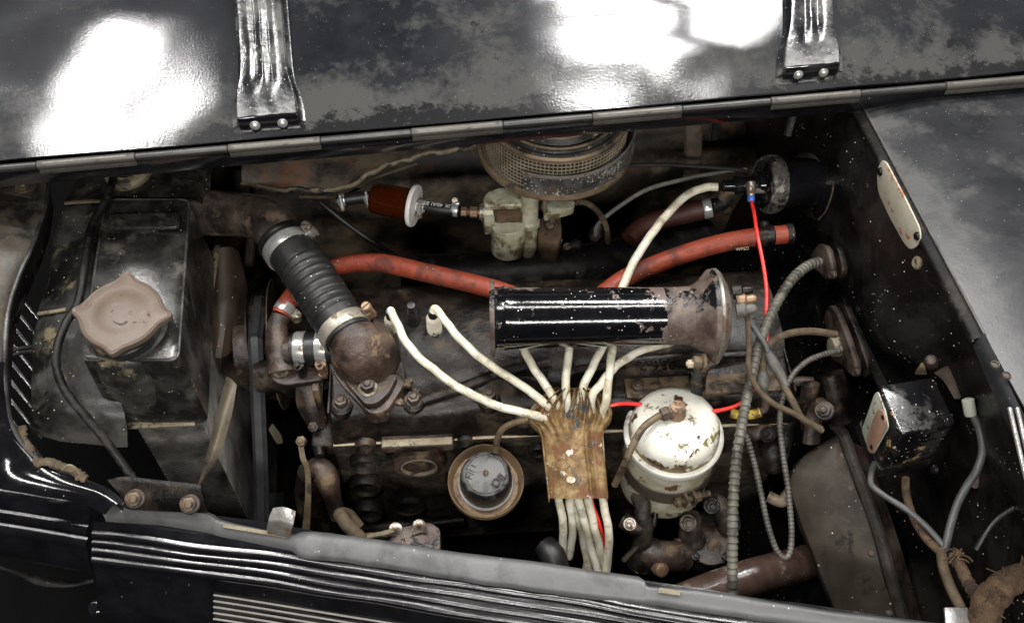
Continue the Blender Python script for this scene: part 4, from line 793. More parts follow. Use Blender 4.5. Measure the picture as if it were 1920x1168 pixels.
ext('right_lug', rnd([P(a, b, .066) for a, b in ((1018, 376), (1048, 372), (1078, 376), (1076, 388), (1048, 396), (1020, 402))], .005), V((0, 0, -.014)), 'carb_green', cb, .003)
ext('base_flange', rnd([P(a, b, -.022) for a, b in ((975, 462), (1010, 450), (1056, 455), (1060, 470), (1040, 474), (1000, 480))], .006), V((0, 0, -.008)), 'dark_iron', cb, .002)
for a, b, z, r in ((972, 404, .047, .007), (974, 420, .040, .0055), (1032, 414, .03, .007), (1030, 424, .026, .0062), (1044, 452, .0, .0078), (1062, 464, -.02, .006)):
    screw(P(a, b, z), V((0, -.5, .85)), r, .007, cb, 'bolt_iron')
tube('choke_link', W(((1022, 372, .08), (1020, 392, .07), (1026, 400, .062), (1034, 412, .05))), .0032, 'tan_iron', cb, seg=8)
tube('linkage_rod', W(((1008, 440, .01), (1020, 424, .012), (1034, 415, .012))), .003, 'tan_iron', cb, seg=8)
lathe('inlet_boss', [(.014, -.014), (.014, .010), (.011, .013)], P(918, 398, .048), V((-1, 0, 0)), 'carb_green', cb, seg=22)
ext('inlet_body', rnd([P(a, b, .055) for a, b in ((904, 392), (925, 390), (928, 412), (908, 414))], .003), V((0, 0, -.028)), 'carb_green', cb, .002)
# vacuum pipe curling off to the right
o = tube('vacuum_pipe', W(((1072, 381, .06), (1096, 380, .055), (1120, 396, .04), (1136, 424, .01), (1140, 460, -.03))), .0042, 'tan_iron', None, seg=10); tag(o, 'short curled brown pipe leaving the right side of the carburettor', 'pipe')
o = tube('throttle_cable', W(((1116, 442, -.01), (1122, 420, .01), (1160, 388, .03), (1215, 355, .05), (1290, 335, .06), (1345, 325, .065), (1400, 318, .07))), .0032, 'cloth_grey', None, seg=10); tag(o, 'grey throttle cable arching from carburettor to firewall', 'cable')
o = lathe('cable_end', [(.010, -.010), (.010, .004), (.006, .008), (.004, .016)], P(1118, 437, -.012), V((.4, .2, 1)), 'black_satin', None, seg=16); tag(o, 'dark ferrule at lower end of the grey throttle cable', 'ferrule')
o = tube('choke_cable', W(((1180, 310, .08), (1240, 309, .078), (1320, 313, .076), (1380, 318, .074), (1402, 325, .074))), .0028, 'wire_black', None, seg=8); tag(o, 'thin dark cable running straight from air cleaner to firewall coil', 'cable')
lathe('linkage_knob', [(.004, -.03), (.004, -.012), (.009, -.010), (.010, .0), (.007, .006), (0, .007)], P(1082, 462, -.02), V((1, -.2, .3)), 'black_satin', cb, seg=18)
# ---- fuel line: filter, hoses, clamps, fittings
f0, f1 = P(702, 371, .055), P(772, 385, .055); fd = (f1-f0).normalized(); FL = (f1-f0).length; fr = m(f0, 31)
ff = T('fuel_filter', 'amber see-through fuel filter with white plastic end disc', 'fuel filter', (f0+f1)/2)
lathe('amber_bowl', [(fr*.30, -.003), (fr*.86, -.002), (fr*.96, .002), (fr*.97, .006), (fr*.99, FL-.001), (fr*.94, FL-.001)], f0, fd, 'amber', ff, seg=40)
lathe('paper_element', [(fr*.1, .006), (fr*.78, .007), (fr*.78, FL-.005), (fr*.1, FL-.004)], f0, fd, 'amber_core', ff, seg=156, lobes=lambda t, r: 1+.06*math.sin(t*26))
lathe('white_disc', [(fr*.3, 0), (fr*1.26, .0), (fr*1.30, .0015), (fr*1.30, .0045), (fr*1.26, .006), (fr*.55, .0065), (fr*.48, .007), (fr*.28, .007), (fr*.26, .02), (fr*.2, .021)], f1, fd, 'white_plastic', ff, seg=44)
lathe('nozzle', [(fr*.22, -.025), (fr*.26, -.001)], f0, fd, 'amber', ff, seg=16)
h2 = T('fuel_hose', 'short black printed fuel hose between filter disc and brass fitting', 'hose', P(825, 392, .05))
hp0, hp1 = P(788, 386, .055), P(861, 396, .055); hdir = (hp1-hp0).normalized(); hr = m(hp0, 11)
tube('hose_body', [hp0, P(825, 393, .055), hp1], hr, 'rubber_plain', h2, seg=24)
for a, b in ((791, 386), (853, 395)): clamp(P(a, b, .055), hdir, hr*1.02, .009, h2, 'clamp_steel', sd=UP if a > 800 else -UP*.6-FW, sr=.0042)
n_ = (-FW*.8+UP*.62); n_ = (n_-hdir*n_.dot(hdir)).normalized()
text('hose_print', 'SLIK 40AI 850', .0085, P(822, 391.5, .055)+n_*(hr*1.01), -hdir, n_, 'print_white', h2, .0003)
h1 = T('fuel_hose', 'black fuel hose with two clamps left of the amber filter', 'hose', P(665, 372, .05))
g0, g1 = P(632, 378, .05), P(698, 368, .055); gd = (g1-g0).normalized(); tube('hose_body', [g0, P(665, 372, .053), g1], hr*1.05, 'rubber_plain', h1, seg=20)
for a, b in ((642, 375), (690, 369)): clamp(P(a, b, .0535), gd, hr*1.08, .008, h1, 'clamp_steel', sd=-UP*.4-FW, sr=.004)
o = T('fuel_fitting', 'pair of brass hex fittings screwed into the carburettor inlet', 'fitting', P(885, 398, .05))
ft0, ft1 = P(864, 397, .055), P(908, 399, .055); d_ = (ft1-ft0).normalized(); L_ = (ft1-ft0).length
lathe('hex_nut', [(m(ft0, 8), 0), (m(ft0, 9.5), .001), (m(ft0, 9.5), L_*.25), (m(ft0, 8), L_*.27)], ft0, d_, 'brass', o, seg=6)
lathe('stem', [(m(ft0, 6), L_*.2), (m(ft0, 6), L_*.95)], ft0, d_, 'brass', o, seg=14)
lathe('hex_nut', [(m(ft0, 9), L_*.38), (m(ft0, 11), L_*.40), (m(ft0, 11), L_*.70), (m(ft0, 9), L_*.73)], ft0, d_, 'brass', o, seg=6)
lathe('collar', [(m(ft0, 13), L_*.80), (m(ft0, 14), L_*.83), (m(ft0, 14), L_*.98)], ft0, d_, 'horn_grey', o, seg=20)
# ================================================================== HEATER HOSE (red)
hh = T('heater_hose', 'long red rubber heater hose running behind the black horn', 'hose', P(900, 530, .0))
tube('hose_body', W(((527, 590, .030), (540, 568, .034), (566, 535, .028), (605, 508, .022), (660, 494, .03), (720, 494, .036), (800, 512, .04), (870, 528, .04), (935, 545, .04), (1020, 572, .035), (1105, 566, .03), (1172, 522, .033), (1250, 488, .045), (1330, 462, .052), (1400, 447, .056), (1478, 439, .06))), .0124, 'red_hose', hh, seg=20)
dq = (P(548, 560, .034)-P(527, 590, .030)).normalized(); clamp(P(534, 579, .032), dq, .0128, .013, hh, 'clamp_steel', sd=RT*.8-UP*.7, sr=.0055, screw_mat='clamp_dull')
dq = (P(1478, 439, .06)-P(1400, 447, .056)).normalized()
lathe('pipe_clip', [(.0128, -.013), (.0150, -.011), (.0138, -.008), (.0138, .008), (.0150, .011), (.0128, .013)], P(1432, 443, .058), dq, 'dark_iron', hh, seg=24); lathe('clip_screw', [(.007, 0), (.007, .008), (.004, .010), (0, .01)], P(1433, 428, .062), UP, 'dark_iron', hh, seg=12)
text('hose_print', 'WPSO', .006, P(1392, 467, .060), dq, -FW-UP*.4, 'gasket', hh, .0003)
lathe('pipe_stub', [(.0132, -.002), (.0138, .0), (.0138, .006), (.011, .007), (.0, .007)], P(1477, 439, .06), dq, 'black_satin', hh, seg=20)
h3 = T('heater_hose', 'dull dark-red hose in shade behind the white coil wire', 'hose', P(1260, 410, .0))
tube('hose_body', W(((1180, 450, .0), (1205, 425, .005), (1250, 408, .01), (1300, 396, .015), (1330, 390, .02))), .0135, 'dull_red_hose', h3, seg=18)
dq = (P(1330, 390, .02)-P(1300, 396, .015)).normalized(); lathe('hose_clamp', [(.0138, -.006), (.0145, -.005), (.0145, .005), (.0138, .006)], P(1326, 391, .02), dq, 'clamp_steel', h3, seg=20)
tube('heater_pipe', W(((1332, 388, .02), (1352, 382, .02), (1362, 368, .028))), .011, 'black_satin', h3, seg=14)
o = tube('tan_pipe', W(((1372, 358, .04), (1358, 364, .035), (1354, 380, .02), (1362, 396, .0))), .0075, 'tan_iron', None, seg=12); tag(o, 'short tan pipe hooked under the ignition coil', 'pipe')
# ================================================================== HORN
h0, h1p = P(925, 597, .105), P(1290, 592, .105); hx = (h1p-h0).normalized(); HL = (h1p-h0).length
hn = T('horn', 'shiny black horn cylinder with rusty flared end above the engine', 'horn', (h0+h1p)/2)
rb = m(h0, 59); rc = m(h1p, 54)
lathe('barrel', [(rb*.98, .0), (rb*1.0, .002), (rb*1.0, .010), (rb*1.03, .013), (rb*1.0, .016), (rb*.985, .024), (rb*.975, .03), (rc, HL*.88)], h0, hx, 'horn_black', hn, seg=72, cap=False)
lathe('rusty_collar', [(rc*1.004, HL*.87), (rc*1.008, HL*.94), (rc*1.03, HL*1.0), (rc*1.06, HL*1.02)], h0, hx, 'horn_rust', hn, seg=60, cap=False)
lathe('end_flange', [(rb*.6, -.004), (rb*1.20, -.0038), (rb*1.24, -.001), (rb*1.24, .0015), (rb*.98, .002), (rb*.9, .001)], h0, hx, 'horn_rust', hn, seg=60)
lathe('flare', [(rc*1.05, HL*1.01), (rc*1.10, HL*1.03), (rc*1.25, HL*1.06), (rc*1.48, HL*1.085), (rc*1.60, HL*1.10), (rc*1.62, HL*1.125), (rc*1.58, HL*1.13)], h0, hx, 'horn_rust', hn, seg=60, cap=False)
lathe('motor_cover', [(rc*1.61, HL*1.122), (rc*1.64, HL*1.127), (rc*1.64, HL*1.14), (rc*1.55, HL*1.155), (rc*1.2, HL*1.185), (rc*.8, HL*1.20), (0, HL*1.205)], h0, hx, 'horn_grey', hn, seg=60)
hb = h0+hx*HL*1.11
tube('mount_foot', [hb-UP*rc*1.50-FW*.01, P(1325, 680, .07), P(1312, 700, .04), P(1308, 745, .0)], [.012, .012, .010, .009], 'horn_rust', hn, seg=12, squash=.6)
bolt(P(1318, 680, .085), -RT+V((0, 0, .1)), .0082, .012, hn, 'tan_iron', True)
bolt(P(1302, 682, .085), -RT, .0055, .008, hn, 'gasket', False, name='stud_end')
for a, b, z, mt in ((1393, 545, .125, 'dark_iron'), (1400, 562, .12, 'brass'), (1400, 580, .115, 'cloth_grey')):
    q = P(a, b, z); lathe('terminal', [(.009, -.012), (.009, -.002), (.006, .0), (.006, .007), (.004, .011), (0, .0115)], q, RT+V((0, 0, .2)), mt, hn, seg=14)
# ================================================================== SPARK PLUGS AND WIRES
def plug(a, b, z, lab, mark=False, dark=False):
    # (a, b): photo point of the porcelain's top
    base = P(a, b, z); ax = V((.0, -.12, 1)).normalized(); t = T('spark_plug', lab, 'spark plug', base-ax*.05, 'spark plugs along the head')
    k = .0000
    lathe('porcelain', [(.0098, -.040), (.0096, -.022)]+[(.0084+.0009*(i % 2), -.020+i*.0028) for i in range(7)]+[(.0065, .0), (.0, .0)], base, ax, 'rubber_plain' if dark else 'ceramic', t, seg=22)
    lathe('hex_body', [(.0165, -.056), (.0165, -.045), (.0135, -.040), (.0095, -.038)], base, ax, 'dark_iron' if dark else 'brown_iron', t, seg=6)
    lathe('boot', [(.0048, -.004), (.0062, -.003), (.0062, .010), (.005, .013), (0, .014)], base, ax, 'rubber_plain', t, seg=16)
    if mark: text('maker_mark', 'Au', .008, base-ax*.030+V((.001, -.0099, 0)), V((1, 0, 0)), V((0, -1, .1)), 'ink', t, .0003)
    return base+ax*.006
plug(812, 592, .052, 'spark plug with bare white porcelain between the two left wires', mark=True)
plug(772, 582, .045, 'black-booted spark plug in shade left of the white plug', dark=True)
plug(733, 594, .045, 'leftmost spark plug, at upper end of the longest cream wire')
wg_ = 'cream spark plug wires'
def wire(pts, lab, r=.0051, mat='wire_white', grp=wg_, nm='spark_plug_wire', cat='wire'):
    o = tube(nm, W(pts), r, mat, None, seg=14, wob=.0014); tag(o, lab, cat, grp); return o
zt, zb = .034, -.062
def zr(py): return zt+(zb-zt)*(py-728)/(935-728)-.010
wire(((733, 590, .052), (733, 582, .060), (741, 598, .059), (765, 645, .05), (812, 692, .044), (870, 732, .036), (940, 762, .028), (1000, 777, .02), (1036, 800, zr(800)), (1046, 870, zr(870)), (1046, 930, zr(930)), (1056, 985, -.11), (1053, 1072, -.17)), 'cream wire sweeping lowest from the leftmost plug into the rusty clip')
wire(((813, 586, .062), (816, 579, .067), (828, 592, .064), (854, 626, .055), (910, 678, .048), (972, 718, .04), (1016, 752, .028), (1050, 790, zr(790)), (1062, 870, zr(870)), (1067, 930, zr(930)), (1074, 985, -.115), (1066, 1045, -.16)), 'cream wire from the white spark plug into the rusty clip')
wire(((975, 640, .06), (986, 664, .056), (1006, 698, .048), (1036, 742, .032), (1062, 800, zr(800)), (1078, 870, zr(870)), (1084, 930, zr(930)), (1102, 1000, -.12), (1122, 1075, -.17)), 'cream wire leaving the left underside of the horn barrel')
wire(((1068, 635, .06), (1066, 660, .056), (1062, 700, .046), (1061, 745, .034), (1072, 800, zr(800)), (1092, 870, zr(870)), (1072, 940, zr(935)-.012), (1092, 1000, -.135), (1104, 1070, -.18)), 'cream wire rising straight from the clip to the horn middle')
wire(((1140, 628, .06), (1128, 655, .056), (1110, 690, .048), (1090, 738, .034), (1092, 800, zr(800)), (1102, 870, zr(870)), (1102, 930, zr(930)), (1118, 1000, -.115), (1136, 1070, -.17)), 'cream wire slanting left below the horn, third from the right')
wire(((1290, 628, .05), (1255, 642, .052), (1205, 655, .055), (1160, 682, .052), (1130, 715, .044), (1110, 745, .034), (1108, 800, zr(800)), (1114, 870, zr(870)), (1094, 935, zr(935)-.012), (1108, 1005, -.14), (1098, 1072, -.185)), 'cream wire curving in from the right end of the horn')
wire(((1150, 630, .062), (1147, 660, .060), (1142, 705, .05), (1135, 752, .03), (1124, 800, zr(800)), (1126, 870, zr(870)), (1129, 930, zr(930)), (1142, 1000, -.11), (1136, 1080, -.17)), 'cream wire hanging straight at the right edge of the clip')
wire(((1346, 350, .085), (1318, 352, .084), (1285, 368, .08), (1240, 415, .07), (1200, 470, .06), (1172, 528, .05), (1160, 560, .04)), 'cream wire arching from the ignition coil down behind the horn', r=.0056, nm='coil_wire')
# ---- rusty wire clip
wc = T('wire_clip', 'rusty fluted sheet-metal clip holding the spark plug wires', 'bracket', P(1080, 930, -.07))
rowsP = [(728, 1042, 1112, 0), (734, 1030, 1124, 0), (748, 1012, 1138, 0), (764, 998, 1146, 0), (778, 992, 1148, 0), (790, 998, 1142, 0), (803, 1012, 1133, 0), (820, 1018, 1130, 0), (850, 1021, 1132, 0), (890, 1026, 1137, 0), (925, 1030, 1140, 0), (934, 1031, 1140, 0)]
def zc(py): return zt+(zb-zt)*(py-728)/(935-728)+.004
rows = []
for py, xa, xb, _ in rowsP:
    r = []
    for j in range(73):
        u = j/72; px = xa+(xb-xa)*u
        arc = (py-728)/62; pyy = py+(0 if py > 760 else (1-py/760)*0)
        z = zc(py); fade = max(0, 1-max(0, py-734)/80)
        z += .0070*fade*math.sin(u*2*math.pi*8.5)+.010*math.sin(u*math.pi)**.7-.006
        z += .0035*math.exp(-((u-.72)/.035)**2)*(1 if py > 770 else 0)-.003*math.exp(-((u-.82)/.05)**2)
        r.append(P(px, pyy, z))
    rows.append(r)
sheet('plate', rows, 'bracket_rust', wc, thick=.0016, nu=3)
sheet('left_flange', [[r[0] for r in rows], [r[0]+V((0, .0, -.010)) for r in rows]], 'bracket_rust', wc, thick=.0014)
sheet('right_flange', [[r[-1] for r in rows], [r[-1]+V((0, .0, -.010)) for r in rows]], 'bracket_rust', wc, thick=.0014)
lathe('slot_screw', [(.006, -.002), (.0055, .002), (0, .003)], P(1070, 899, zc(899)+.005), -FW, 'wire_white', wc, seg=16, sq=.7)
# ================================================================== OIL FILLER
oc_ = P(911, 905, -.075); oax = V((.0, -.18, 1)).normalized(); ro = m(oc_, 71)
of = T('oil_filler', 'black oil filler cap sitting in a tan rusty saucer', 'oil filler cap', oc_)
lathe('saucer', [(ro*.55, -.014), (ro*.80, -.013), (ro*.95, -.008), (ro*1.0, .0), (ro*1.0, .010), (ro*.975, .0115), (ro*.955, .010), (ro*.94, .002), (ro*.86, -.005), (ro*.5, -.006)], oc_, oax, 'oil_saucer', of, seg=72)
rk = ro*.70
lathe('seal_ring', [(rk*1.04, -.006), (rk*1.06, -.001), (rk*1.03, .0025), (rk*.98, .002)], oc_, oax, 'white_ring', of, seg=56)
lathe('cap', [(rk*.98, -.005), (rk, .0), (rk*.985, .014), (rk*.96, .023), (rk*.92, .029), (rk*.86, .0330), (rk*.79, .0350), (rk*.74, .0352), (rk*.6, .0360), (rk*.3, .0372), (0, .0376)], oc_, oax, 'oil_cap', of, seg=64)
lathe('centre_rivet', [(.0035, .036), (.0034, .0395), (.002, .0405), (0, .0408)], oc_, oax, 'bolt_iron', of, seg=16)
ox, oy, _ = frame(oax)
X1 = V((.75, .66, 0)); X2 = V((-.62, -.78, 0))
text('cap_lettering', 'OIL', .014, oc_+oax*.0367+V((.016, -.011, 0))*.95, X1, oax, 'ink', of, .0009)
text('cap_lettering', 'FILL', .013, oc_+oax*.0367+V((-.016, .005, 0)), V((.55, .83, 0)), oax, 'ink', of, .0009)
lathe('stamped_ring', [(rk*.70, .0350), (rk*.72, .0362), (rk*.75, .0362), (rk*.77, .0345)], oc_, oax, 'oil_cap', of, seg=56, cap=False)
tube('filler_pipe', [oc_-oax*.012, oc_-oax*.05+V((0, .02, 0)), oc_-oax*.10+V((0, .06, 0))], .026, 'dark_iron', of, seg=20)
o = tube('breather_pipe', W(((992, 788, .02), (968, 791, .012), (944, 803, .0), (933, 822, -.016), (930, 845, -.035))), .0040, 'tan_iron', None, seg=10); tag(o, 'thin bent tan pipe between rusty clip and oil filler', 'pipe')
# ================================================================== OIL FILTER CANISTER
cz = P(1263, 812, -.020); cr_ = m(cz, 92)
ofc = T('oil_filter', 'cream painted oil filter canister with chipped domed lid', 'oil filter', cz-UZ*.13)
ca = V((-.01, -.03, 1)).normalized()
lathe('lid', [(cr_*.985, -.001), (cr_*.965, .002), (cr_*.925, .002), (cr_*.905, .005), (cr_*.905, .013), (cr_*.89, .019), (cr_*.83, .026), (cr_*.70, .0315), (cr_*.45, .0355), (cr_*.2, .037), (0, .0375)], cz, ca, 'filter_white', ofc, seg=80)
lathe('rim', [(cr_*.94, -.012), (cr_*1.0, -.009), (cr_*1.02, -.004), (cr_*1.015, .001), (cr_*.98, .0035), (cr_*.955, .0025)], cz, ca, 'filter_rim', ofc, seg=80)
lathe('body', [(cr_*.95, -.010), (cr_*.95, -.02), (cr_*.95, -.115), (cr_*.93, -.124), (cr_*.88, -.128), (cr_*.6, -.130), (0, -.13)], cz, ca, 'filter_body', ofc, seg=72)
lathe('strap_band', [(cr_*.958, -.076), (cr_*.978, -.075), (cr_*.978, -.049), (cr_*.965, -.048)], cz, ca, 'band_brown', ofc, seg=72, cap=False)
tq = P(1290, 932, -.082); tn = V((.25, -1, .1)).normalized()
bm = bmesh.new()
for k in (-1, 1): a_box(bm, tq+V((k*.0055, 0, 0)), (.004, .018, .026), (V((1, .25, 0)).normalized(), V((-.25, 1, 0)).normalized(), UZ), .001)
fin('clamp_lug', bm, 'tan_iron', ofc)
tube('clamp_bolt', [tq+V((-.012, -.004, 0)), tq+V((.028, .002, 0))], .0042, 'tan_iron', ofc, smooth=False, seg=12)
bolt(tq+V((-.011, -.004, 0)), V((-1, -.2, 0)), .0075, .006, ofc, 'tan_iron', False); bolt(tq+V((.010, -.001, 0)), V((1, .2, 0)), .0072, .006, ofc, 'tan_iron', False)
top = cz+ca*.037
te = P(1270, 768, top.z+.010)
lathe('top_fitting', [(.012, -.014), (.011, -.002), (.0085, .002), (.0085, .008)], te, ca, 'brass', ofc, seg=18)
pd = (P(1240, 778, top.z+.006)-te).normalized()
lathe('elbow', [(.0072, -.008), (.0082, -.002), (.0082, .010), (.006, .011)], te, pd, 'brass', ofc, seg=6)
lathe('hex_nut', [(.008, .010), (.0092, .011), (.0092, .019), (.007, .021)], te, pd, 'bolt_iron', ofc, seg=6)
o = tube('oil_pipe', [te+pd*.018]+W(((1230, 783, top.z+.009), (1205, 803, top.z+.006), (1186, 836, top.z-.002), (1172, 868, top.z-.022), (1153, 908, top.z-.07))), .0044, 'tan_iron', None, seg=12); tag(o, 'bent brown oil pipe curving over the filter lid', 'pipe')
o = tube('oil_return_pipe', W(((1230, 955, -.13), (1224, 985, -.14), (1206, 1014, -.15), (1185, 1035, -.155), (1168, 1052, -.16))), .004, 'dark_iron', None, seg=10); tag(o, 'dark thin pipe curling below the oil filter', 'pipe')
# ---- fuel pump and distributor body below the filter
fpn = T('fuel_pump', 'brown cast fuel pump with slotted screw below the oil filter', 'fuel pump', P(1310, 1040, -.22))
bm = bmesh.new(); a_lathe(bm, [(.038, -.05), (.040, -.01), (.037, .0), (.030, .006), (.0, .010)], P(1332, 1012, -.19), V((-.1, -.25, 1)), 34)
a_tube(bm, W(((1296, 972, -.14), (1294, 990, -.155), (1298, 1018, -.175))), [.012, .015, .018], 16, wob=.004); a_tube(bm, W(((1335, 940, -.13), (1354, 955, -.14), (1368, 990, -.17))), [.011, .014, .016], 16, wob=.004); fin('casting', bm, 'block_iron', fpn, ang=50)
ext('flange', rnd([P(a, b, -.168) for a, b in ((1290, 985), (1345, 975), (1378, 1000), (1376, 1048), (1330, 1062), (1288, 1040))], .012), V((0, 0, -.010)), 'brown_iron', fpn, .002)
for a, b in ((1300, 1000), (1366, 990), (1362, 1044), (1304, 1044)): bolt(P(a, b, -.166), V((0, -.1, 1)), .0062, .004, fpn, 'dark_iron', False)
lathe('fuel_union', [(.009, -.012), (.011, -.010), (.011, .004), (.008, .006), (.008, .014), (0, .014)], P(1276, 1022, -.17), V((-1, -.2, .2)), 'tan_iron', fpn, seg=6)
screw(P(1338, 1024, -.172), V((0, -.45, .9)), .0105, .008, fpn, 'tan_iron', spin=.9)
bolt(P(1290, 980, -.132), V((-.1, -.5, .8)), .0085, .009, fpn, 'bolt_iron', True)
bolt(P(1334, 948, -.118), V((-.1, -.5, .8)), .008, .009, fpn, 'dark_iron', True)
ds = T('distributor', 'brown distributor casting hidden behind the bundle of cream wires', 'distributor', P(1200, 1010, -.22))
tube('shaft_housing', W(((1198, 930, -.10), (1205, 965, -.12), (1206, 1010, -.15), (1200, 1060, -.19))), [.012, .011, .013, .017], 'block_iron', ds, seg=16, wob=.004)
tube('side_arm', W(((1168, 975, -.13), (1185, 985, -.13), (1205, 990, -.135))), .011, 'brown_iron', ds, seg=14)
bolt(P(1181, 982, -.115), V((-.2, -.5, .8)), .0065, .006, ds, 'bolt_bright', True)
tube('drive_housing', W(((1205, 1030, -.17), (1240, 1045, -.17), (1290, 1040, -.18))), .02, 'brown_iron', ds, seg=14, wob=.005)
o = lathe('drain_tap', [(.006, -.03), (.006, -.012), (.009, -.010), (.0105, -.002), (.009, .006), (.006, .008), (0, .008)], P(1238, 1066, -.165), V((.2, -.6, .6)), 'brass', None, seg=18); tag(o, 'small brass drain tap low between pump and wires', 'tap')
o = tube('cap_tower', W(((1020, 1020, -.14), (1035, 1040, -.14), (1045, 1075, -.15))), [.014, .017, .017], 'rubber_plain', None, seg=16); tag(o, 'smooth dark rubber boot left of the hanging cream wires', 'boot')
# ================================================================== RIGHT-HAND SIDE: COIL, CONDUITS, PLATES, REGULATOR
ci = T('ignition_coil', 'black ignition coil with crusted rim bolted to the firewall', 'ignition coil', PX(1540, 345, XF))
c1 = PX(1542, 342, XF-.006); c0 = P(1432, 346, .082); cx = (c1-c0).normalized(); CLn = (c1-c0).length
lathe('body', [(.0, -.004), (.030, -.003), (.0365, .0), (.0365, .026), (.034, .030), (.034, CLn)], c0, cx, 'black_gloss', ci, seg=40)
bm = bmesh.new(); a_lathe(bm, [(.036, -.002), (.039, .002), (.0395, .010), (.0385, .017), (.0365, .020)], c0, cx, 60, lobes=lambda t, r: 1+.006*math.sin(t*13)+.008*math.sin(t*29+1)); fin('crusted_rim', bm, 'coil_rim', ci)
lathe('tower', [(.0165, 0), (.0145, -.010), (.0105, -.012), (.0100, -.034), (.0120, -.035), (.0122, -.042), (.0085, -.044), (.0075, -.058), (0, -.058)], c0, cx, 'black_gloss', ci, seg=26)
fo = rnd([PX(a, b, XF-.008) for a, b in ((1500, 282), (1530, 254), (1552, 278), (1565, 338), (1552, 392), (1534, 414), (1514, 405), (1505, 340))], .008)
ext('mount_flange', fo, V((-.004, 0, 0)), 'shield_brown', ci, .001)
tube('flange_lip', [PX(a, b, XF-.013) for a, b in ((1530, 254), (1552, 280), (1565, 338), (1552, 392), (1536, 412))], .0024, 'tan_iron', ci, seg=8)
sheet('shroud', [[PX(a, b, XF-.012) for a, b in ((1505, 285), (1535, 290), (1552, 330), (1545, 385))], [c0.lerp(PX(a, b, XF-.012), .62) for a, b in ((1505, 285), (1535, 290), (1552, 330), (1545, 385))]], 'flange_brown', ci, thick=.002, nv=5, nu=2)
tq = P(1408, 353, .090)
lathe('side_terminal', [(.0055, -.010), (.0065, -.004), (.0065, .008), (.004, .010), (0, .0105)], tq, UP, 'bolt_bright', ci, seg=12)
tube('crossbar', [tq+V((0, 0, -.004)), c0+cx*.004+V((0, -.012, .0))], .004, 'chrome_dull', ci, smooth=False, seg=10)
# ---- red wire with blue crimp terminal
rw = T('red_wire', 'thin bright red wire with blue crimp hanging from the coil', 'wire', P(1430, 600, .05))
tube('crimp', [tq-UP*.006, tq-UP*.012, tq-UP*.018], [.003, .0052, .0044], 'blue_terminal', rw, seg=12)
tube('strand', [tq-UP*.016]+W(((1414, 400, .09), (1420, 440, .088), (1430, 490, .08), (1437, 540, .07), (1437, 590, .06), (1438, 640, .05), (1430, 690, .04), (1412, 730, .03), (1390, 755, .02), (1355, 768, .012), (1300, 774, .0), (1240, 768, .0), (1190, 757, .01), (1150, 759, .016), (1120, 775, .005), (1106, 850, -.045), (1108, 930, zb-.012), (1122, 975, -.10), (1134, 1020, -.135), (1138, 1075, -.17))), .0024, 'wire_red', rw, seg=10)
# ---- corrugated conduits
def ridged(p, h):
    def f(s):
        q = (s/p+.35*noise.noise(V((s*30, p*900, 0)))) % 1; k = h*(.75+.5*noise.noise(V((s*60, 3, p*500))))
        return 1+k*(q**.8-.5)*1.6 if q < .72 else 1-k*.6
    return f
cdt = tube('conduit', W(((1538, 490, .06), (1512, 500, .07), (1480, 530, .08), (1448, 585, .075), (1424, 645, .065), (1406, 720, .05), (1390, 800, .035), (1379, 880, .015), (1374, 960, -.01), (1373, 1040, -.04), (1373, 1120, -.075))), .0063, 'conduit', None, seg=14, step=.00125, rf=ridged(.0078, .28)); tag(cdt, 'thick ribbed grey-brown conduit falling in front of the oil filter', 'conduit')
o = tube('thin_conduit', W(((1574, 658, .02), (1545, 664, .03), (1512, 678, .035), (1484, 706, .03), (1468, 745, .02), (1462, 790, .005), (1468, 850, -.015), (1478, 920, -.04), (1484, 990, -.065), (1482, 1030, -.08), (1472, 1045, -.085), (1456, 1030, -.08), (1440, 985, -.06), (1428, 930, -.04), (1415, 870, -.02), (1402, 825, .0), (1392, 808, .008))), .0036, 'conduit_dark', None, seg=10, step=.0008, rf=ridged(.0048, .26)); tag(o, 'thin ribbed dark cable hanging in a long loop beside the shield', 'conduit')
for pts, r, mt, lab in (
    (((1398, 588, .09), (1414, 615, .08), (1434, 645, .075), (1440, 660, .07)), .0034, 'wire_grey', 'short grey lead from the horn motor to the bullet connector'),
    (((1395, 562, .11), (1402, 600, .10), (1404, 650, .085), (1404, 690, .075), (1418, 725, .06), (1448, 755, .05), (1490, 776, .04), (1542, 808, .02)), .0034, 'cloth_brown', 'brown cloth wire from horn back down to the shield top'),
    (((1452, 688, .06), (1468, 720, .05), (1485, 750, .045), (1505, 785, .03), (1540, 805, .02)), .0042, 'cloth_brown', 'brown lead below the grey taped splice'),
    (((1568, 627, .04), (1520, 621, .05), (1478, 626, .06), (1446, 642, .068), (1434, 662, .06), (1431, 692, .05), (1431, 705, .045)), .0045, 'cloth_brown', 'tan cloth wire arching from the lower brown cover'),
    (((1431, 730, .035), (1436, 750, .025), (1434, 765, .015), (1425, 772, .01)), .0048, 'flange_brown', 'short dark red lead under the rubber connector'),
    (((1426, 772, .010), (1408, 777, .005), (1388, 778, .0), (1370, 774, .0)), .0058, 'wire_yellow', 'short yellow wire passing behind the ribbed conduit')):
    o = tube('lead_wire', W(pts), r, mt, None, seg=10); tag(o, lab, 'wire', 'leads between horn and firewall')
o = tube('rubber_connector', W(((1431, 696, .048), (1431, 708, .044), (1430, 722, .039), (1431, 734, .033))), [.005, .0075, .0075, .005], 'cloth_grey', None, seg=14); tag(o, 'grey rubber bullet connector on the tan cloth wire', 'connector')
o = tube('taped_splice', W(((1440, 660, .068), (1450, 680, .062), (1462, 700, .056), (1474, 724, .05))), [.0045, .0066, .006, .004], 'cloth_grey', None, seg=12); tag(o, 'grey taped splice slanting beside the ribbed conduit', 'splice')
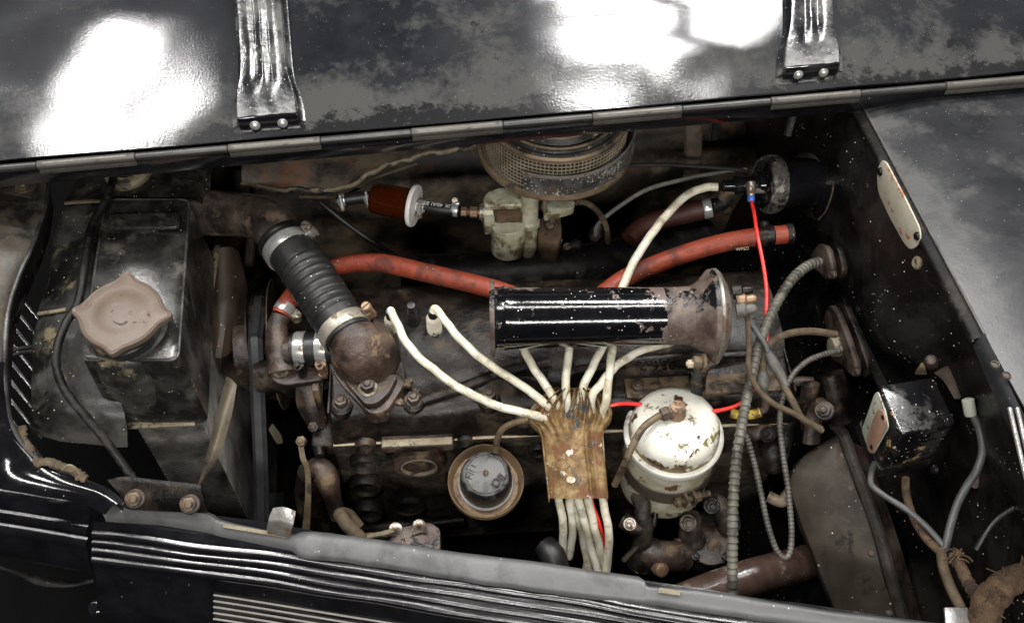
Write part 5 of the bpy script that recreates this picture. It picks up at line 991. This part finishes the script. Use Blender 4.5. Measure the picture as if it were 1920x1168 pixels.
# ---- brown cover plates on the firewall, each with a curved edge
def cover(name, lab, out, q, scr):
    t = T(name, lab, 'cover plate', PX(*out[0], XF-.03)); lp = rnd([PX(a, b, XF-.030) for a, b in out], .010)
    ext('cover', lp, V((-.010, 0, .002)), 'flange_brown', t, .004, 3)
    ext('backing', [p+V((.004, 0, 0))+(p-sum(lp, V())/len(lp))*.07 for p in lp], V((.008, 0, 0)), 'dark_iron', t, .001)
    for a, b in scr: screw(PX(a, b, XF-.041), V((-1, -.1, .3)), .0052, .004, t, 'bolt_iron')
    return t
cover('cover_plate', 'upper brown cover plate where the thick ribbed conduit enters', [(1530, 478), (1546, 456), (1562, 462), (1572, 500), (1570, 522), (1558, 526), (1548, 512), (1534, 505)], 0, ((1562, 515),))
cover('cover_plate', 'long reddish-brown cover plate with tan wire and thin conduit entering', [(1556, 588), (1566, 570), (1578, 578), (1596, 620), (1617, 680), (1618, 702), (1606, 706), (1590, 684), (1572, 676), (1562, 640)], 0, ((1606, 698),))
o = lathe('wire_grommet', [(.013, -.006), (.014, .0), (.012, .006), (.006, .007)], PX(1566, 650, XF-.044), V((-1, 0, 0)), 'tan_edge', None, seg=20); tag(o, 'yellowish rubber grommet on the lower brown cover', 'grommet')
# ---- regulator box
rg_ = [V((.383, -.234, .10)), V((.448, -.231, .10)), V((.448, -.293, .10)), V((.384, -.298, .10))]
rg = T('voltage_regulator', 'black speckled voltage regulator box with scuffed shiny edge', 'regulator', V((.415, -.265, .0)))
ext('case', rnd(rg_, .006), V((0, 0, -.075)), 'regulator_black', rg, .004, 3)
cen = sum(rg_, V())/4
ext('base', rnd([cen+(p-cen)*1.06+V((0, 0, -.076)) for p in rg_], .006), V((0, 0, -.018)), 'black_satin', rg, .002)
XL = .3795
ext('label_plate', rnd([PX(a, b, XL) for a, b in ((1642, 738), (1648, 733), (1662, 770), (1668, 800), (1640, 850), (1632, 848), (1618, 806))], .004), V((-.0018, 0, 0)), 'label_green', rg, .0005)
ext('label_tab', rnd([PX(a, b, XL-.004) for a, b in ((1650, 764), (1660, 772), (1664, 790), (1648, 832), (1640, 850), (1628, 842), (1627, 822), (1642, 780))], .006), V((-.002, 0, 0)), 'label_brown', rg, .0005)
for a, b in ((1655, 782), (1634, 838)): lathe('rivet', [(.003, 0), (.002, .001), (0, .0014)], PX(a, b, XL-.0065), V((-1, 0, 0)), 'dark_iron', rg, seg=12)
bk2 = T('regulator_bracket', 'brown pressed bracket and stud behind the regulator box', 'bracket', P(1790, 720, .06))
sheet('ear', [W(((1752, 700, .10), (1770, 715, .095), (1790, 748, .085))), W(((1766, 690, .105), (1786, 700, .10), (1803, 742, .088))), W(((1785, 683, .10), (1796, 686, .098), (1800, 696, .095)))], 'flange_brown', bk2, thick=.002, nu=4, nv=4)
sheet('ear', [W(((1716, 702, .10), (1722, 690, .11), (1728, 680, .115))), W(((1738, 702, .10), (1736, 692, .11), (1731, 680, .115)))], 'tan_iron', bk2, thick=.002, nu=3, nv=3)
lathe('stud', [(.0075, -.01), (.0075, .0), (.0055, .004), (0, .006)], P(1746, 676, .11), V((-.5, -.2, 1)), 'bolt_iron', bk2, seg=14)
sheet('side_ear', [W(((1812, 905, .02), (1828, 890, .03), (1842, 862, .04))), W(((1832, 915, .02), (1850, 890, .03), (1862, 850, .04))), W(((1846, 880, .03), (1862, 860, .035), (1868, 822, .05)))], 'flange_brown', bk2, thick=.002, nu=4, nv=4)
# ---- cables by the regulator
for pts, r, mt, lab, nm in (
    (((1814, 752, .105), (1822, 775, .10), (1836, 805, .09), (1842, 845, .08), (1832, 880, .07), (1812, 912, .055), (1795, 945, .045), (1782, 985, .035), (1772, 1030, .03)), .0044, 'wire_grey', 'grey cable curving down from the regulator terminal', 'cable'),
    (((1640, 868, .02), (1634, 885, .03), (1634, 908, .035), (1660, 930, .04), (1700, 955, .04), (1735, 985, .035), (1762, 1015, .03), (1775, 1035, .03)), .0034, 'wire_grey', 'grey wire swooping from below the regulator label', 'cable'),
    (((1698, 896, .02), (1700, 930, .02), (1715, 975, .02), (1738, 1010, .025), (1762, 1034, .03)), .0045, 'orange_cloth', 'tan cloth wire dropping behind the swooping grey wire', 'cable'),
    (((1940, 935, .08), (1905, 950, .07), (1868, 975, .06), (1845, 1005, .05), (1830, 1030, .04)), .0032, 'wire_black', 'thin dark wire coming in at the right picture edge', 'cable'),
    (((1765, 1030, .03), (1768, 1060, .03), (1782, 1100, .03), (1802, 1140, .03)), .0055, 'cloth_brown', 'dark brown cloth cable below the joined wires', 'cable')):
    o = tube(nm, W(pts), r, mt, None, seg=12); tag(o, lab, 'cable', 'cables by the regulator')
o = lathe('cable_ferrule', [(.0062, -.010), (.0066, -.006), (.0066, .008), (.0045, .009), (0, .009)], P(1817, 762, .105), V((-.1, .5, .5)), 'label_green', None, seg=14); tag(o, 'pale ferrule at the top of the grey regulator cable', 'ferrule')
o = tube('frayed_cable', W(((1786, 1036, .04), (1800, 1062, .04), (1818, 1095, .04), (1834, 1128, .04))), .0075, 'orange_cloth', None, seg=12, wob=.003, rf=lambda s: .8+.5*abs(noise.noise(V((s*130, 3, 0))))); tag(o, 'frayed orange-brown cloth cable at lower right', 'cable')
bm = bmesh.new()
for k in range(14):
    a = P(1790+random.uniform(-12, 14), 1040+random.uniform(-8, 8), .045); b = a+V((random.uniform(-.014, .016), random.uniform(-.012, .012), random.uniform(-.006, .010)))
    a_tube(bm, [a, (a+b)/2+V((0, 0, .003)), b], .0011, 5, 3)
o = fin('torn_braid', bm, 'orange_cloth'); tag(o, 'torn orange braid ends at top of the frayed cable', 'braid', kind='stuff')
o = tube('wrapped_loom', W(((1990, 1050, .05), (1930, 1078, .06), (1885, 1098, .06), (1856, 1125, .05), (1840, 1165, .03), (1836, 1215, .0))), [.0125, .013, .014, .015, .015, .015], 'orange_cloth', None, seg=20, n=26, wob=.004, rf=lambda s: 1+.05*abs(math.sin(s*240))+.06*noise.noise(V((s*90, 0, 2)))); tag(o, 'fat brown cloth-wrapped cable loom in the lower right corner', 'cable loom')
bm = bmesh.new()
for k in range(26):
    t = random.random(); a = P(1925-95*t, 1082+70*t*t, .068); b = a+V((random.uniform(-.02, .02), random.uniform(-.02, .02), random.uniform(-.004, .012))); a_tube(bm, [a, (a+b)/2+V((0, 0, .004)), b], .0007, 4, 3)
o = fin('loose_fibres', bm, 'orange_cloth'); tag(o, 'loose fibres sticking out of the wrapped cable loom', 'fibres', kind='stuff')
o = ext('strap_clip', [P(1768, 1140, .03), P(1812, 1140, .03), P(1822, 1185, .03), P(1772, 1185, .03)], V((0, 0, .004)), 'chrome_dull', None, .001); tag(o, 'small silver strap clip at the bottom right edge', 'clip')
# ---- brown shield, seal and exhaust-like pipe low right
shd = T('toe_shield', 'large brown dusty sheet-metal shield at lower right', 'shield', P(1590, 1000, -.2))
Lf = [(1568, 822, -.085), (1520, 852, -.09), (1492, 884, -.10), (1486, 912, -.11), (1498, 965, -.13), (1522, 1030, -.15), (1546, 1090, -.17), (1572, 1150, -.19), (1590, 1200, -.21)]
Rt = [(1572, 826, -.075), (1582, 858, -.075), (1594, 888, -.08), (1606, 920, -.085), (1625, 975, -.10), (1645, 1040, -.12), (1660, 1095, -.14), (1676, 1150, -.16), (1690, 1200, -.18)]
A, B = W(Lf), W(Rt)
sheet('face', [[a+V((.006, .012, -.022)) for a in A], A, [a.lerp(b, .05)+V((-.001, 0, .005)) for a, b in zip(A, B)], [a.lerp(b, .3)+V((0, 0, .007)) for a, b in zip(A, B)], [a.lerp(b, .65)+V((0, 0, .006)) for a, b in zip(A, B)], B], 'shield_brown', shd, thick=.003, nu=4, nv=4, bump=.0022, bs=22)
for k_ in (1, 3, 5, 7):
    q_ = A[k_].lerp(B[k_], .90)+V((0, 0, .004)); lathe('rivet', [(.0045, -.001), (.0038, .0018), (0, .0028)], q_, V((-.3, -.2, 1)), 'flange_brown', shd, seg=12)
tube('weld_seam', [a.lerp(b, .12)+V((-.001, 0, .0055)) for a, b in zip(A, B)][1:8], .0016, 'shield_brown', shd, seg=6, wob=.001)
tube('edge_seal', [p+V((.006, 0, .008)) for p in W([(1552, 800, -.06)]+Rt)], .0078, 'seal_dark', shd, seg=10, wob=.001)
bm = bmesh.new(); a_sheet(bm, [[p+V((.016, 0, -.004)) for p in B], [p+V((.045, .0, -.03)) for p in B]], .003, nv=4, nu=2); fin('outer_flange', bm, 'flange_brown', shd)
o = tube('lower_pipe', W(((1250, 1140, -.17), (1330, 1108, -.16), (1420, 1078, -.155), (1490, 1060, -.185), (1560, 1040, -.23))), .0225, 'pipe_brown', None, seg=24); tag(o, 'glossy brown tube passing behind the ribbed conduit at bottom', 'pipe')
# ---- pedal and steering linkages glimpsed in the dark beside the shield
lk = T('linkage_levers', 'dark oily levers and cables in the shade above the shield', 'linkage', P(1500, 800, -.15))
for pts, r, mt in ((((1520, 720, -.02), (1515, 760, -.05), (1518, 800, -.08)), .012, 'brown_iron'), (((1500, 750, -.04), (1480, 800, -.08), (1462, 870, -.12)), .010, 'dark_iron'), (((1560, 700, .0), (1570, 740, -.02), (1578, 790, -.05)), .016, 'dark_iron'), (((1470, 720, -.03), (1500, 715, -.03), (1525, 716, -.03)), .007, 'brown_iron'), (((1545, 755, -.02), (1528, 775, -.04), (1520, 830, -.07)), .012, 'brown_iron'), (((1440, 800, -.06), (1420, 810, -.06), (1396, 815, -.07)), .011, 'brown_iron'), (((1440, 930, -.12), (1465, 940, -.12), (1480, 925, -.12)), .008, 'tan_iron'), (((1440, 830, -.10), (1450, 850, -.10), (1455, 880, -.12)), .015, 'dark_iron')):
    tube('lever', W(pts), r, mt, lk, seg=12, squash=.7)
bolt(P(1546, 770, -.01), V((-.6, -.3, 1)), .009, .007, lk, 'brown_iron', True)
bolt(P(1440, 815, -.05), V((-.6, -.3, 1)), .008, .007, lk, 'dark_iron', True)
